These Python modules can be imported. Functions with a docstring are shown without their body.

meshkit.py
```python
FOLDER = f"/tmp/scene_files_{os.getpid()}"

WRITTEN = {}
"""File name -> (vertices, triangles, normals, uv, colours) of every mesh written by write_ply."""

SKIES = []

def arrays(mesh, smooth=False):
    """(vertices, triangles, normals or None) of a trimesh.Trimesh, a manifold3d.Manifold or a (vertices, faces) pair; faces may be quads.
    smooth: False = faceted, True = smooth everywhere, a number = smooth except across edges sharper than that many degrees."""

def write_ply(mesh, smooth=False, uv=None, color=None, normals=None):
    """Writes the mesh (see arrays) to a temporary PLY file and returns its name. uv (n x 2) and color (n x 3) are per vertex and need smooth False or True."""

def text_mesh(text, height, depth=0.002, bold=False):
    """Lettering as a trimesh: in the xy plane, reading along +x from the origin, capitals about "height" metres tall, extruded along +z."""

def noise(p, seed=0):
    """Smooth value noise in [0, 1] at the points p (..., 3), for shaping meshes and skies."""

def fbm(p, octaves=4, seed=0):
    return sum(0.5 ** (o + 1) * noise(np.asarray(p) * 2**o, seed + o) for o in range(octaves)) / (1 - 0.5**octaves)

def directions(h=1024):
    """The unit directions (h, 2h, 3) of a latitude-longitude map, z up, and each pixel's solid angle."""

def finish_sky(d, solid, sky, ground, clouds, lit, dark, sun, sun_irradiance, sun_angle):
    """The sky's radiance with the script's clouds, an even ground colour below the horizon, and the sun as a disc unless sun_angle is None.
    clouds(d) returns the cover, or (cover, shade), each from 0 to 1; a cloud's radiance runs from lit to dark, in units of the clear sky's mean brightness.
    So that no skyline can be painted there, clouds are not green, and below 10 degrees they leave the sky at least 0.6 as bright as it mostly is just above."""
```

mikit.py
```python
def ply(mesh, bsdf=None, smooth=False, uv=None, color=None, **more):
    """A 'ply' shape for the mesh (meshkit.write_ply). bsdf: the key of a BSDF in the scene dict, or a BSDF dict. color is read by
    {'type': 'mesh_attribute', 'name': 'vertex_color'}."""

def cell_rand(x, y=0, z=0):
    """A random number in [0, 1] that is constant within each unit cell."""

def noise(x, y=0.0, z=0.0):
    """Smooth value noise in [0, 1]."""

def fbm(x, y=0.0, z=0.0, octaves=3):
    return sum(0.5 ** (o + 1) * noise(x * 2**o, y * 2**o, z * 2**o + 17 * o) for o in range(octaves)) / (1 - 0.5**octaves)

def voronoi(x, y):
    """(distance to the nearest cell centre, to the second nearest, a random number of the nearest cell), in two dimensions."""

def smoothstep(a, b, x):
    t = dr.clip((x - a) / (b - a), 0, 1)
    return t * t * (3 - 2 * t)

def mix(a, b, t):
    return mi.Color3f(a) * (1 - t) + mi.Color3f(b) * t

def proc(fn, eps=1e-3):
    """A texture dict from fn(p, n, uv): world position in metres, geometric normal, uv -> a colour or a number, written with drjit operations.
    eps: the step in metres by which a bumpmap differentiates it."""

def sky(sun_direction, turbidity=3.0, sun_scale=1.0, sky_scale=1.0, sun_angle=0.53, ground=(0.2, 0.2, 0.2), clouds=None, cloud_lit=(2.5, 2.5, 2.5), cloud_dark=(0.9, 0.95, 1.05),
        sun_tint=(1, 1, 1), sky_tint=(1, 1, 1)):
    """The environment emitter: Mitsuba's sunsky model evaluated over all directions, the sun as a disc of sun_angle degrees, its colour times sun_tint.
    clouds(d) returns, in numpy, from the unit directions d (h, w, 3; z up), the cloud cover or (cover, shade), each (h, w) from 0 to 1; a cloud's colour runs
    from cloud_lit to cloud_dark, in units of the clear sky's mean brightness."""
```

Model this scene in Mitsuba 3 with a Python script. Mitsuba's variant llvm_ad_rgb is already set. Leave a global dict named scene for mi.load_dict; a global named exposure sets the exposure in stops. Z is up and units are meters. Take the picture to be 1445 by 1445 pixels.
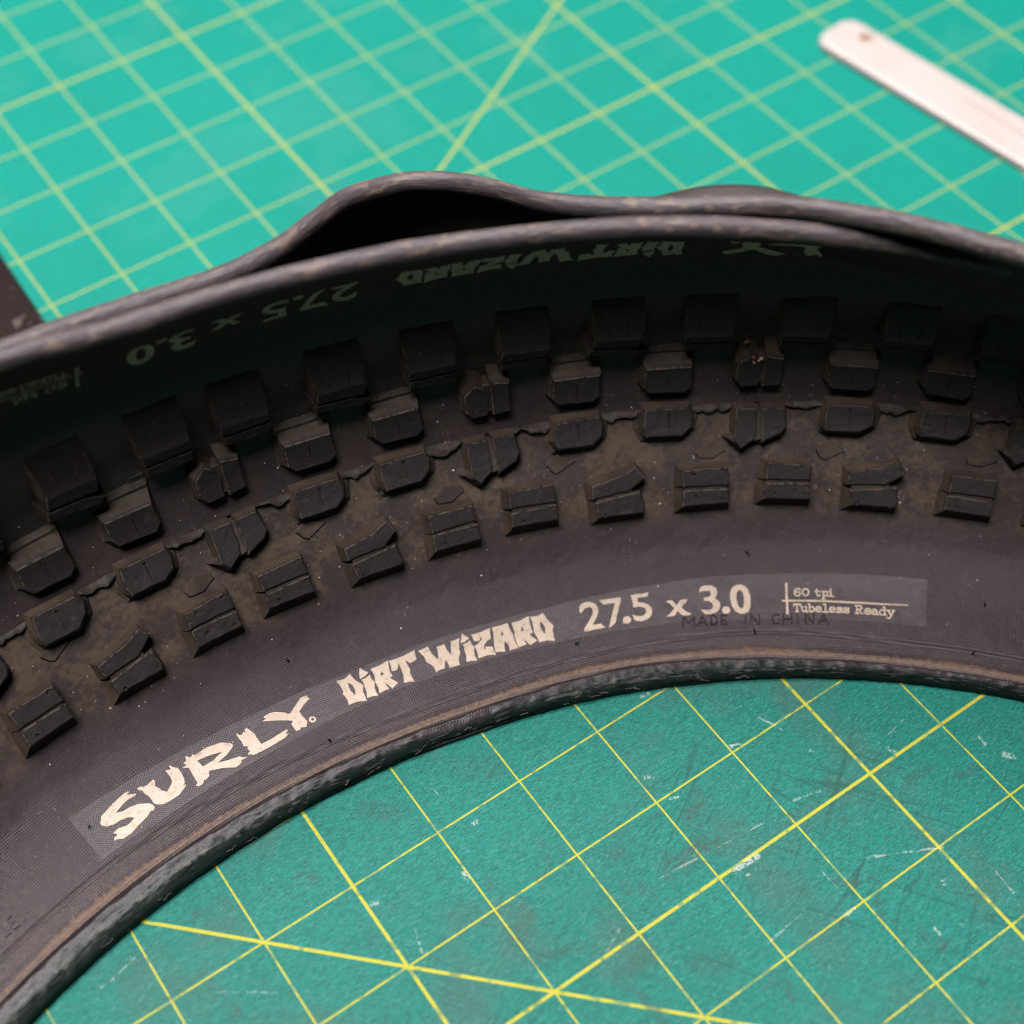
import math, json
import numpy as np, trimesh, manifold3d as m3, drjit as dr, mitsuba as mi, mikit, meshkit
from scipy.interpolate import CubicSpline, PchipInterpolator
from scipy.ndimage import map_coordinates
from shapely.geometry import Polygon
from mikit import noise, fbm, smoothstep, mix, voronoi, cell_rand, proc

# ------------------------------------------------------------------ camera, lamps, exposure
T = mi.ScalarTransform4f
EYE = np.array([-0.18946, -0.11096, 0.37685])
FWD = np.array([0.34290, 0.49699, -0.79713])
UP = np.array([0.45904, 0.65171, 0.60379])
exposure = 0.75
scene, labels = {}, {}
scene['camera'] = {'type': 'thinlens', 'fov': 35.267, 'fov_axis': 'x', 'near_clip': 0.01, 'far_clip': 50.0,
                   'aperture_radius': 0.0043, 'focus_distance': 0.420,
                   'to_world': T().look_at(origin=EYE.tolist(), target=(EYE + FWD).tolist(), up=UP.tolist())}

def lamp(name, label, pos, aim, w, h, rgb):
    scene[name] = {'type': 'rectangle', 'to_world': T().look_at(origin=pos, target=aim, up=[0, 1, 0.1]) @ T().scale([w / 2, h / 2, 1]),
                   'bsdf': {'type': 'diffuse', 'reflectance': {'type': 'rgb', 'value': 0.5}},
                   'emitter': {'type': 'area', 'radiance': {'type': 'rgb', 'value': rgb}}}
    labels[name] = {'label': label, 'category': 'lamp'}

LAMP_A, LAMP_B = 28.0, 32.0
lamp('ceiling_lamp', 'bright rectangular lamp panel hanging above and behind the tyre', [0.03, 0.86, 1.95], [0.0, 0.12, 0.0], 1.5, 0.9, [LAMP_A, LAMP_A * .93, LAMP_A * .91])
lamp('ceiling_lamp_001', 'added square lamp panel out of view above the left front, lighting the tread', [-0.56, -0.12, 2.00], [-0.05, 0.10, 0.0], 0.7, 0.7, [LAMP_B, LAMP_B * .93, LAMP_B * .91])  # second lamp, unseen, added to bring light onto the tread

# ------------------------------------------------------------------ helpers
def add(key, mesh, bsdf, label=None, category=None, kind=None, group=None, **kw):
    n, k = 0, key
    while k in scene:
        n += 1
        k = f'{key}_{n:03d}'
    scene[k] = mikit.ply(mesh, bsdf, **kw)
    d = {a: b for a, b in (('label', label), ('category', category), ('kind', kind), ('group', group)) if b}
    if d:
        labels[k] = d
    return k

def grid_mesh(P, closed_u=False):
    "P (n, m, 3) -> trimesh arrays"
    n, m = P.shape[:2]
    i, j = np.meshgrid(np.arange(n - 1 + closed_u), np.arange(m - 1), indexing='ij')
    a = (i * m + j).ravel(); b = (((i + 1) % n) * m + j).ravel()
    f = np.vstack([np.c_[a, b, b + 1], np.c_[a, b + 1, a + 1]])
    return P.reshape(-1, 3), f

rng = np.random.default_rng(7)
N3 = meshkit.noise
F3 = meshkit.fbm

# ------------------------------------------------------------------ materials
def rgb(*c):
    return {'type': 'rgb', 'value': list(c)}

ALB = 0.36

def seg(x, y, ax, ay, bx, by):
    dx, dy = bx - ax, by - ay
    t = dr.clip(((x - ax) * dx + (y - ay) * dy) / (dx * dx + dy * dy), 0, 1)
    return dr.sqrt(dr.square(x - ax - t * dx) + dr.square(y - ay - t * dy))

SMUDGE = [[-113.5, 66.9, -108.3, 62.1, 4], [-59.6, 8.7, -47.6, 8.1, 5], [-57.4, 10.2, -45.5, 7.8, 3], [-43.7, 18.6, -48.0, 11.9, 4], [-40.3, 19.9, -47.2, 18.6, 2.5], [-27.2, -17.3, -23.3, -20.7, 2], [-19.1, -21.4, -19.9, -24.3, 2], [-24.4, -30.2, -22.8, -28.0, 2], [-19.3, -39.4, -19.0, -40.3, 2], [-18.5, -42.2, -16.9, -45.5, 2.2], [8.5, -7.6, 13.4, -7.8, 2], [-15.8, -5.9, -14.4, -6.2, 1.6], [18.0, -13.5, 23.2, -14.7, 1.5], [-85.5, -6.1, -77.3, -5.3, 4.5], [-100.2, 8.6, -91.0, 6.5, 2.5], [-85.3, -11.5, -84.7, -20.3, 2.5], [-69.1, -14.3, -64.0, -17.5, 4], [-70.9, 11.5, -67.0, 6.5, 3], [-69.3, 21.0, -66.6, 20.2, 2], [-81.6, 33.1, -84.0, 26.6, 1.5], [-87.9, 25.8, -85.9, 25.5, 2], [-136.6, 60.0, -134.2, 58.8, 3], [-98.6, 32.1, -97.7, 30.3, 2], [-166.9, 41.5, -167.5, 38.8, 3], [-162.1, 66.5, -160.9, 65.1, 3], [-130.4, 36.4, -130.1, 35.1, 2.5], [-58.5, -28.2, -54.7, -27.6, 2.5], [-55.1, -30.6, -56.5, -34.3, 1.5], [-100.1, 16.2, -95.5, 19.7, 2.5]]
NICK = [[-92.9, 47.5, -91.6, 47.8, 1.0, 0.9], [-24.6, 27.1, -22.4, 26.3, 0.9, 0.9], [-46.2, -0.7, -39.2, -0.9, 1.6, 0.9], [-44.5, -3.5, -43.8, -3.5, 0.7, 0.7], [-47.1, 24.2, -45.1, 23.6, 0.7, 0.9], [-48.9, 32.7, -46.4, 31.7, 1.0, 0.7], [-125.6, 44.0, -124.5, 43.5, 1.2, 0.6], [-120.4, 32.7, -122.3, 26.3, 0.5, 0.6], [-102.4, 37.9, -102.4, 36.0, 1.4, 0.7], [-34.5, 52.8, -32.4, 52.4, 1.0, 0.7], [-12.9, 29.7, -10.1, 22.9, 0.5, 0.6], [-8.3, 14.1, -8.0, 13.6, 0.9, 0.7], [8.9, 3.0, 9.4, 0.9, 1.0, 0.7], [32.7, -16.3, 34.4, -18.2, 1.6, 0.7], [-16.6, -17.3, 0.8, -26.0, 0.5, 0.55], [-5.7, -32.7, -5.9, -33.4, 0.9, 0.8], [7.0, -38.5, 6.5, -45.1, 0.4, 0.6], [-15.9, -40.7, -16.2, -42.3, 0.8, 0.8], [-9.8, -43.1, -9.7, -43.5, 0.5, 0.8], [-31.1, -25.5, -28.7, -25.4, 0.9, 0.6], [-51.6, -20.0, -40.4, -19.0, 0.3, 0.5], [-28.3, -21.1, -28.6, -13.5, 0.3, 0.4], [-168.7, 47.0, -156.2, 38.2, 0.3, 0.4], [-188.8, 63.3, -180.2, 65.4, 0.35, 0.45], [-190.6, 63.4, -185.8, 63.7, 0.5, 0.4], [-63.2, 8.5, -31.4, 5.1, 0.3, 0.45], [-95.5, 58.7, -95.8, 62.2, 0.3, 0.5], [10.8, 5.6, 19.9, 7.1, 0.3, 0.4], [-21.5, 5.5, -13.5, 3.6, 0.5, 0.5], [-84.8, 1.1, -79.1, 3.7, 0.4, 0.5], [-74.2, 51.3, -69.4, 51.7, 0.3, 0.3], [31.0, -8.6, 30.7, -11.0, 0.8, 0.6]]

def mat_color(p, n, uv):
    x, y = p.x * 1000, p.y * 1000                       # millimetres on the mat
    i, j = x / 25.4, -y / 25.4
    # rubbed vinyl: base green, cloudy wear, fine flecks that run with the cutting direction
    cl = fbm(x * 0.022, y * 0.022, 3.0, 4)
    fine = fbm(x * 1.0, y * 4.2, 1.0, 3)
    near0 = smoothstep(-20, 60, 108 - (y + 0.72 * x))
    fine2 = noise(x * 5.0, y * 5.0, 2.0)
    c = mix((0.001, 0.222, 0.172), (0.002, 0.260, 0.206), cl)
    c = c * (1.0 + (0.35 + 0.5 * near0) * (fine - 0.5))
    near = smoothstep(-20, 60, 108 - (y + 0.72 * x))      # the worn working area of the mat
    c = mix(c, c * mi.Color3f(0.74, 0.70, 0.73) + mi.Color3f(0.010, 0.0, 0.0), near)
    dusty = smoothstep(0.62, 0.74, fbm(x * 0.03 + 4, y * 0.03, 9.0, 4)) * (1 - near)
    c = mix(c, c * 0.7 + mi.Color3f(0.06, 0.10, 0.09), dusty * 0.16)
    wear = smoothstep(0.45, 0.75, fbm(x * 0.05 + 9, y * 0.05, 5.0, 4)) * near
    c = mix(c, mi.Color3f(0.050, 0.118, 0.100), wear * 0.55)
    fleck = smoothstep(0.60, 0.78, noise(x * 1.1, y * 5.0, 4.0) * 0.6 + fine2 * 0.4)
    c = mix(c, mi.Color3f(0.13, 0.34, 0.30), fleck * (0.06 + 0.26 * near))
    dark = smoothstep(0.70, 0.86, noise(x * 0.9 + 40, y * 4.0, 8.0) * 0.65 + noise(x * 3.7, y * 9.0, 6.0) * 0.35)
    c = mix(c, mi.Color3f(0.025, 0.060, 0.052), dark * near * 0.75)
    # long hairline cuts
    a1 = dr.abs(noise(x * 0.012 + 3, (y - 0.35 * x) * 0.22, 11.0) - 0.5)
    c = mix(c, mi.Color3f(0.02, 0.10, 0.08), (1 - smoothstep(0.0, 0.012, a1)) * 0.5 * near * smoothstep(0.4, 0.6, noise(x * 0.05, y * 0.05, 3.3)))
    # worn-in knife cuts, fine and dense in the work area
    worn_area = smoothstep(0.42, 0.60, fbm(x * 0.018 + 2, y * 0.018, 6.0, 3)) * near
    for ca_, sa_, fq, of in ((0.82, 0.57, 0.9, 1.0), (0.57, -0.82, 0.7, 5.0), (0.97, 0.24, 0.55, 9.0)):
        e1, e2 = x * ca_ + y * sa_, y * ca_ - x * sa_
        cut = 1 - smoothstep(0.0, 0.03, dr.abs(noise(e1 * 0.015 + of, e2 * fq, of) - 0.5))
        cut = cut * smoothstep(0.5, 0.62, noise(e1 * 0.06, e2 * 0.35, of + 2))
        c = mix(c, mi.Color3f(0.02, 0.075, 0.062), cut * worn_area * 0.55)
    # printed lines
    def line(t, w):
        return 1 - smoothstep(w - 0.09, w + 0.09, dr.abs(t))
    di, dj = (i - dr.round(i)) * 25.4, (j - dr.round(j)) * 25.4
    bi = dr.abs(dr.round(i / 5) * 5 - dr.round(i)) < 0.5
    bj = dr.abs(dr.round(j / 5) * 5 - dr.round(j)) < 0.5
    wi, wj = dr.select(bi, 0.45, 0.25), dr.select(bj, 0.45, 0.25)
    inside = dr.select((i > -15.1) & (i < 18) & (j > -26) & (j < 9), 1.0, 0.0)
    ln = dr.maximum(line(di, wi), line(dj, wj))
    d1 = (i - j + 4.0) * 25.4 / 1.41421
    ln = dr.maximum(ln, line(d1, 0.46) * dr.select(i < 2.0, 1.0, 0.0))
    d2 = ((y - 262.0) - (x - 38.6) * 0.5958) / 1.164
    ln = dr.maximum(ln, line(d2, 0.46))
    ln = ln * inside
    worn = smoothstep(0.58, 0.72, fbm(x * 0.35, y * 0.35, 7.0, 3)) * near * 0.55 + 0.25 * smoothstep(0.6, 0.75, fine2)
    c = mix(c, mix((0.40, 0.41, 0.035), (0.50, 0.47, 0.04), fine), ln * (1 - worn))
    # rubber scuffs and pale nicks
    wob = (noise(x * 0.9, y * 0.9, 1.0) - 0.5) * 2.2
    for ax, ay, bx, by, w in SMUDGE:
        d = seg(x, y, ax, ay, bx, by) + wob
        m = (1 - smoothstep(w * 0.25, w, d)) * smoothstep(0.35, 0.65, noise(x * 1.4, y * 2.6, w) * 0.6 + fine * 0.4)
        c = mix(c, mi.Color3f(0.055, 0.064, 0.060), m * 0.42)
    for ax, ay, bx, by, w, s in NICK:
        d = seg(x, y, ax, ay, bx, by) + wob * 0.22
        m = (1 - smoothstep(w * 0.2, w * 0.7, d)) * smoothstep(0.30, 0.55, noise(x * 2.6, y * 2.6, w * 9 + ax) )
        c = mix(c, mi.Color3f(0.60, 0.64, 0.62), m * s * 0.6)
    return (c) * ALB

def mat_bump(p, n, uv):
    x, y = p.x * 1000, p.y * 1000
    return noise(x * 1.3, y * 4.5, 0.0) * 0.6 + noise(x * 4.0, y * 6.0, 5.0) * 0.4 + fbm(x * 0.3, y * 0.3, 2.0, 2) * 0.5

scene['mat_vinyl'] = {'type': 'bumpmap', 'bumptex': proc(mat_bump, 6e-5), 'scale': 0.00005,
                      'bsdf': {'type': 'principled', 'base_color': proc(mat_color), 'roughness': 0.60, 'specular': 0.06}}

def zone(az_r, v):
    return None

# casing: uv = (arc length, across) in metres
def weave(u, v):
    a = dr.sin((u + v) * (2 * math.pi / 0.00145)) * dr.sin((u - v) * (2 * math.pi / 0.00145))
    return a

def fabric_mask(u, v):
    e = 0.0420 + 0.0035 * (noise(u * 60.0, v * 30.0, 2.0) - 0.5) + 0.0016 * (noise(u * 400.0, 0.0, 4.0) - 0.5)
    return (1 - smoothstep(e - 0.0035, e + 0.0025, v)) + smoothstep(0.130, 0.133, v)

def casing_color(p, n, uv):
    u, v = uv.x, uv.y
    x, y = u * 1000, v * 1000
    big = fbm(x * 0.05, y * 0.05, 2.0, 4)
    fine = fbm(x * 1.3, y * 1.3, 5.0, 3)
    base = mix((0.046, 0.034, 0.036), (0.068, 0.051, 0.054), big)
    base = base * (0.82 + 0.36 * fine)
    fm = dr.clip(fabric_mask(u, v), 0, 1)
    w = weave(u, v)
    patch = 0.65 + 0.35 * smoothstep(0.3, 0.7, fbm(x * 0.12, y * 0.2, 8.0, 3))
    base = base * (1 + 1.0 * w * fm * patch)
    glint = smoothstep(0.55, 0.95, w) * fm * smoothstep(0.45, 0.7, noise(x * 0.8, y * 0.8, 3.0))
    base = mix(base, mi.Color3f(0.22, 0.18, 0.18), glint * 0.75)
    # brown dust caught between the knobs
    tread = smoothstep(0.046, 0.056, v) * (1 - smoothstep(0.118, 0.128, v))
    dust = smoothstep(0.40, 0.68, 0.6 * fbm(x * 0.14 + 5, y * 0.16, 1.0, 5) + 0.4 * fbm(x * 0.9, y * 1.1, 3.0, 4)) * tread
    lowside = 1 - smoothstep(0.0806, 0.0815, v)
    base = mix(base, mi.Color3f(0.134, 0.096, 0.071), dust * (0.30 + 0.65 * lowside) + 0.15 * lowside * tread)
    scratch = smoothstep(0.74, 0.84, noise(x * 0.25, y * 3.2, 6.0)) * tread
    base = mix(base, mi.Color3f(0.11, 0.082, 0.062), scratch * 0.10)
    # tan chafer cloth that shows along the bead, with a ragged upper edge
    vb = v - bead_v(u)
    edge = 0.0028 + 0.0010 * smoothstep(0.3, 0.7, noise(x * 1.15, 0.0, 3.0)) * noise(x * 2.4, 1.0, 4.0) + 0.0016 * (noise(x * 0.03, 2.0, 1.0) - 0.5)
    tan = smoothstep(0.0004, 0.0012, vb) * (1 - smoothstep(edge - 0.0012, edge + 0.0001, vb))
    tan = tan * (0.45 + 0.55 * smoothstep(0.25, 0.7, fbm(x * 0.9, y * 1.4, 9.0, 3)))
    base = mix(base, mi.Color3f(0.200, 0.125, 0.080), tan * 0.80)
    # white chalky specks
    sp = smoothstep(0.90, 0.96, noise(x * 1.7, y * 1.7, 12.0)) * smoothstep(0.6, 0.8, fbm(x * 0.08, y * 0.08, 4.0, 2))
    base = mix(base, mi.Color3f(0.30, 0.27, 0.25), sp * 0.6)
    return (base) * ALB

def bead_v(u):
    a = u / 0.00523599                                   # azimuth in degrees (0.3 m reference radius)
    return 0.00465 + 0.00245 * smoothstep(46, 66, a) - 0.0016 * smoothstep(66, 77, a) + 0.0032 * smoothstep(78, 100, a)

def casing_bump(p, n, uv):
    u, v = uv.x, uv.y
    x, y = u * 1000, v * 1000
    fm = dr.clip(fabric_mask(u, v), 0, 1)
    return 1.3 * weave(u, v) * fm + 1.2 * fbm(x * 0.8, y * 0.8, 1.0, 3) + 0.7 * noise(x * 3.1, y * 3.1, 4.0)

scene['rubber_casing'] = {'type': 'twosided', 'bsdf': {'type': 'bumpmap', 'bumptex': proc(casing_bump, 5e-5), 'scale': 0.00005,
                          'bsdf': {'type': 'principled', 'base_color': proc(casing_color), 'roughness': 0.48, 'specular': 0.17}}}

def knob_color(p, n, uv):
    side = smoothstep(0.5, 1.5, uv.x)
    x, y, z = p.x * 1000, p.y * 1000, p.z * 1000
    h = uv.y * 1000
    fine = fbm(x * 1.2, y * 1.2, z * 1.2, 3)
    c = mix((0.032, 0.026, 0.028), (0.050, 0.042, 0.044), fine)
    c = mix(c, mix((0.032, 0.025, 0.026), (0.052, 0.041, 0.041), fine), side)
    flag = uv.x - dr.floor(uv.x)                          # 0.3: face towards the bead, dust-free with painted shade; 0.6: face with dust and painted light
    clean_shade = dr.select((flag > 0.15) & (flag < 0.45), 1.0, 0.0)
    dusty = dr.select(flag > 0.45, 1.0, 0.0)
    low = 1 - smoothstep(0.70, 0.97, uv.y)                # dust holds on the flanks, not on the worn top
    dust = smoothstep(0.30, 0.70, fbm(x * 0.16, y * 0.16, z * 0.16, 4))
    c = mix(c, c * 0.62, clean_shade * low)  # shade put into the colour of the bead-side flanks
    c = mix(c, mi.Color3f(0.150, 0.109, 0.080), low * (1 - clean_shade) * (0.15 + 0.5 * dust + 0.3 * dusty))
    edge = smoothstep(0.88, 0.96, uv.y) * (1 - smoothstep(0.965, 0.998, uv.y)) * (1 - clean_shade)
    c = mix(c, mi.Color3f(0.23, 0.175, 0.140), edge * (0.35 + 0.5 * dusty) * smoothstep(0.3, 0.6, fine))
    sp = smoothstep(0.93, 0.97, noise(x * 1.9, y * 1.9, z * 1.9))
    return (mix(c, mi.Color3f(0.30, 0.27, 0.25), sp * 0.5)) * ALB

def knob_bump(p, n, uv):
    x, y, z = p.x * 1000, p.y * 1000, p.z * 1000
    return fbm(x * 1.1, y * 1.1, z * 1.1, 3) + 0.6 * noise(x * 4, y * 4, z * 4)

scene['rubber_knob'] = {'type': 'twosided', 'bsdf': {'type': 'bumpmap', 'bumptex': proc(knob_bump, 5e-5), 'scale': 0.00007,
                        'bsdf': {'type': 'principled', 'base_color': proc(knob_color), 'roughness': 0.50, 'specular': 0.13}}}

def bead_color(p, n, uv):
    x, s = uv.x * 1000, uv.y                              # s runs 0..1 round the bead section
    f = fbm(x * 0.25, s * 16, 3.0, 4)
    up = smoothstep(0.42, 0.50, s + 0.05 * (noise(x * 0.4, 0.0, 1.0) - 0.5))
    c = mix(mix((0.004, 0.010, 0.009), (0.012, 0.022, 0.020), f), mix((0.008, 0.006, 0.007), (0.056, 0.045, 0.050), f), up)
    lint = smoothstep(0.70, 0.80, noise(x * 0.35, s * 40, 5.0)) * (1 - smoothstep(0.03, 0.09, dr.abs(s - 0.36)))
    return (mix(c, mi.Color3f(0.22, 0.19, 0.17), lint * 0.25)) * ALB

def bead_bump(p, n, uv):
    x, s = uv.x * 1000, uv.y
    knit = dr.sin(x * 2 * math.pi / 1.1) * smoothstep(0.5, 0.6, s)
    return 0.9 * knit * smoothstep(0.35, 0.6, noise(x * 0.05, 0.0, 3.0)) * dr.sin(s * 60.0) + 2.6 * fbm(x * 0.35, s * 30, 2.0, 5)

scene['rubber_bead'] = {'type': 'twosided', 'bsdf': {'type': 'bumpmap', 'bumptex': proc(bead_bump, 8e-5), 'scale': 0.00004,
                        'bsdf': {'type': 'principled', 'base_color': proc(bead_color), 'roughness': 0.34, 'specular': 0.10}}}

def cloth_color(p, n, uv):
    x, y, z = p.x * 1000, p.y * 1000, p.z * 1000
    u, s_ = uv.x * 1000, uv.y
    f = fbm(u * 0.10, s_ * 14, 1.0, 4)
    g = fbm(u * 0.6, s_ * 40, 3.0, 3)
    c = mix((0.045, 0.036, 0.039), (0.105, 0.086, 0.092), f) * (0.7 + 0.6 * g)
    tan = smoothstep(0.60, 0.72, fbm(u * 0.35, s_ * 16, 7.0, 3))
    return (mix(c, mi.Color3f(0.34, 0.25, 0.17), tan * 0.28)) * ALB

def cloth_bump(p, n, uv):
    x, y, z = p.x * 1000, p.y * 1000, p.z * 1000
    return fbm(uv.x * 350, uv.y * 26, 2.0, 4) * 2

scene['chafer_cloth'] = {'type': 'twosided', 'bsdf': {'type': 'bumpmap', 'bumptex': proc(cloth_bump, 1e-4), 'scale': 0.00011,
                         'bsdf': {'type': 'principled', 'base_color': proc(cloth_color), 'roughness': 0.5, 'specular': 0.15}}}

def film_color(p, n, uv):
    x, y = uv.x * 1000, uv.y * 1000
    w = dr.sin(x * 2 * math.pi / 0.95) * dr.sin(y * 2 * math.pi / 0.80)
    f = fbm(x * 0.5, y * 1.2, 3.0, 3)
    c = mix((0.066, 0.053, 0.060), (0.102, 0.084, 0.093), f) * (1 + 0.60 * w)
    streak = smoothstep(0.5, 0.8, fbm(x * 0.10, y * 2.6, 6.0, 3))
    return (mix(c, mi.Color3f(0.165, 0.145, 0.160), streak * 0.25 + 0.35 * smoothstep(0.45, 0.9, w) * smoothstep(0.4, 0.7, noise(x * 0.45, y * 0.7, 2.0)))) * ALB

def film_bump(p, n, uv):
    x, y = uv.x * 1000, uv.y * 1000
    return dr.sin(x * 2 * math.pi / 0.95) * dr.sin(y * 2 * math.pi / 0.80) + 0.7 * noise(x * 1.5, y * 2.0, 1.0)

scene['label_film'] = {'type': 'twosided', 'bsdf': {'type': 'bumpmap', 'bumptex': proc(film_bump, 5e-5), 'scale': 0.00005,
                       'bsdf': {'type': 'principled', 'base_color': proc(film_color), 'roughness': 0.38, 'specular': 0.20}}}

def ink_color(p, n, uv):
    x, y = p.x * 1000, p.y * 1000
    f = fbm(x * 0.7, y * 0.7, 1.0, 3)
    c = mix((0.62, 0.49, 0.375), (0.74, 0.615, 0.49), f)
    chip = smoothstep(0.80, 0.88, noise(x * 1.1, y * 1.1, 6.0))
    return (mix(c, mi.Color3f(0.35, 0.27, 0.22), chip * 0.5)) * ALB

scene['cream_ink'] = {'type': 'twosided', 'bsdf': {'type': 'principled', 'base_color': proc(ink_color), 'roughness': 0.55, 'specular': 0.35}}
scene['black_rubber'] = {'type': 'twosided', 'bsdf': {'type': 'principled', 'base_color': rgb(0.012, 0.011, 0.012), 'roughness': 0.4, 'specular': 0.5}}
scene['moulded_rubber'] = {'type': 'twosided', 'bsdf': {'type': 'principled', 'base_color': rgb(0.012, 0.009, 0.010), 'roughness': 0.5, 'specular': 0.15}}
scene['inner_rubber'] = {'type': 'twosided', 'bsdf': {'type': 'principled', 'base_color': rgb(0.012, 0.0092, 0.009), 'roughness': 0.6, 'specular': 0.15}}

def flash_color(p, n, uv):
    x, y, z = p.x * 1000, p.y * 1000, p.z * 1000
    f = fbm(x * 0.6, y * 0.6, z * 0.6, 4)
    return (mix((0.055, 0.043, 0.039), (0.115, 0.090, 0.075), smoothstep(0.3, 0.75, f))) * ALB

scene['flash_rubber'] = {'type': 'twosided', 'bsdf': {'type': 'principled', 'base_color': proc(flash_color), 'roughness': 0.55, 'specular': 0.12}}

def plastic_color(p, n, uv):
    x, y = p.x * 1000, p.y * 1000
    f = fbm(x * 0.08, y * 0.08, 2.0, 3)
    return (mix((0.46, 0.395, 0.38), (0.51, 0.445, 0.43), f)) * ALB

scene['white_plastic'] = {'type': 'principled', 'base_color': proc(plastic_color), 'roughness': 0.42, 'specular': 0.45}
scene['brown_stain'] = {'type': 'twosided', 'bsdf': {'type': 'principled', 'base_color': rgb(0.10, 0.065, 0.032), 'roughness': 0.6}}
scene['grey_groove'] = {'type': 'twosided', 'bsdf': {'type': 'principled', 'base_color': rgb(0.085, 0.078, 0.078), 'roughness': 0.6}}

def bar_color(p, n, uv):
    x, y = p.x * 1000, p.y * 1000
    f = fbm(x * 0.3, y * 0.03, 2.0, 4)
    sp = smoothstep(0.86, 0.93, noise(x * 0.5, y * 0.5, 4.0))
    return mix(mix((0.005, 0.003, 0.0028), (0.008, 0.005, 0.0045), f), mi.Color3f(0.05, 0.045, 0.04), sp * 0.6)

scene['dark_coating'] = {'type': 'principled', 'base_color': proc(bar_color), 'roughness': 0.55, 'specular': 0.03}
scene['worn_edge'] = {'type': 'principled', 'base_color': rgb(0.13, 0.085, 0.095), 'roughness': 0.5}

def table_color(p, n, uv):
    x, y = p.x * 1000, p.y * 1000
    f = fbm(x * 0.004, y * 0.05, 2.0, 4)
    return mix((0.070, 0.045, 0.028), (0.105, 0.073, 0.046), f)

scene['bench_wood'] = {'type': 'principled', 'base_color': proc(table_color), 'roughness': 0.45}
scene['lint'] = {'type': 'diffuse', 'reflectance': rgb(0.5, 0.48, 0.45)}
scene['grey_thread'] = {'type': 'diffuse', 'reflectance': rgb(0.10, 0.088, 0.078)}
scene['tan_crumb'] = {'type': 'diffuse', 'reflectance': rgb(0.36, 0.25, 0.13)}
scene['orange_fibre'] = {'type': 'diffuse', 'reflectance': rgb(0.4, 0.12, 0.05)}

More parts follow.
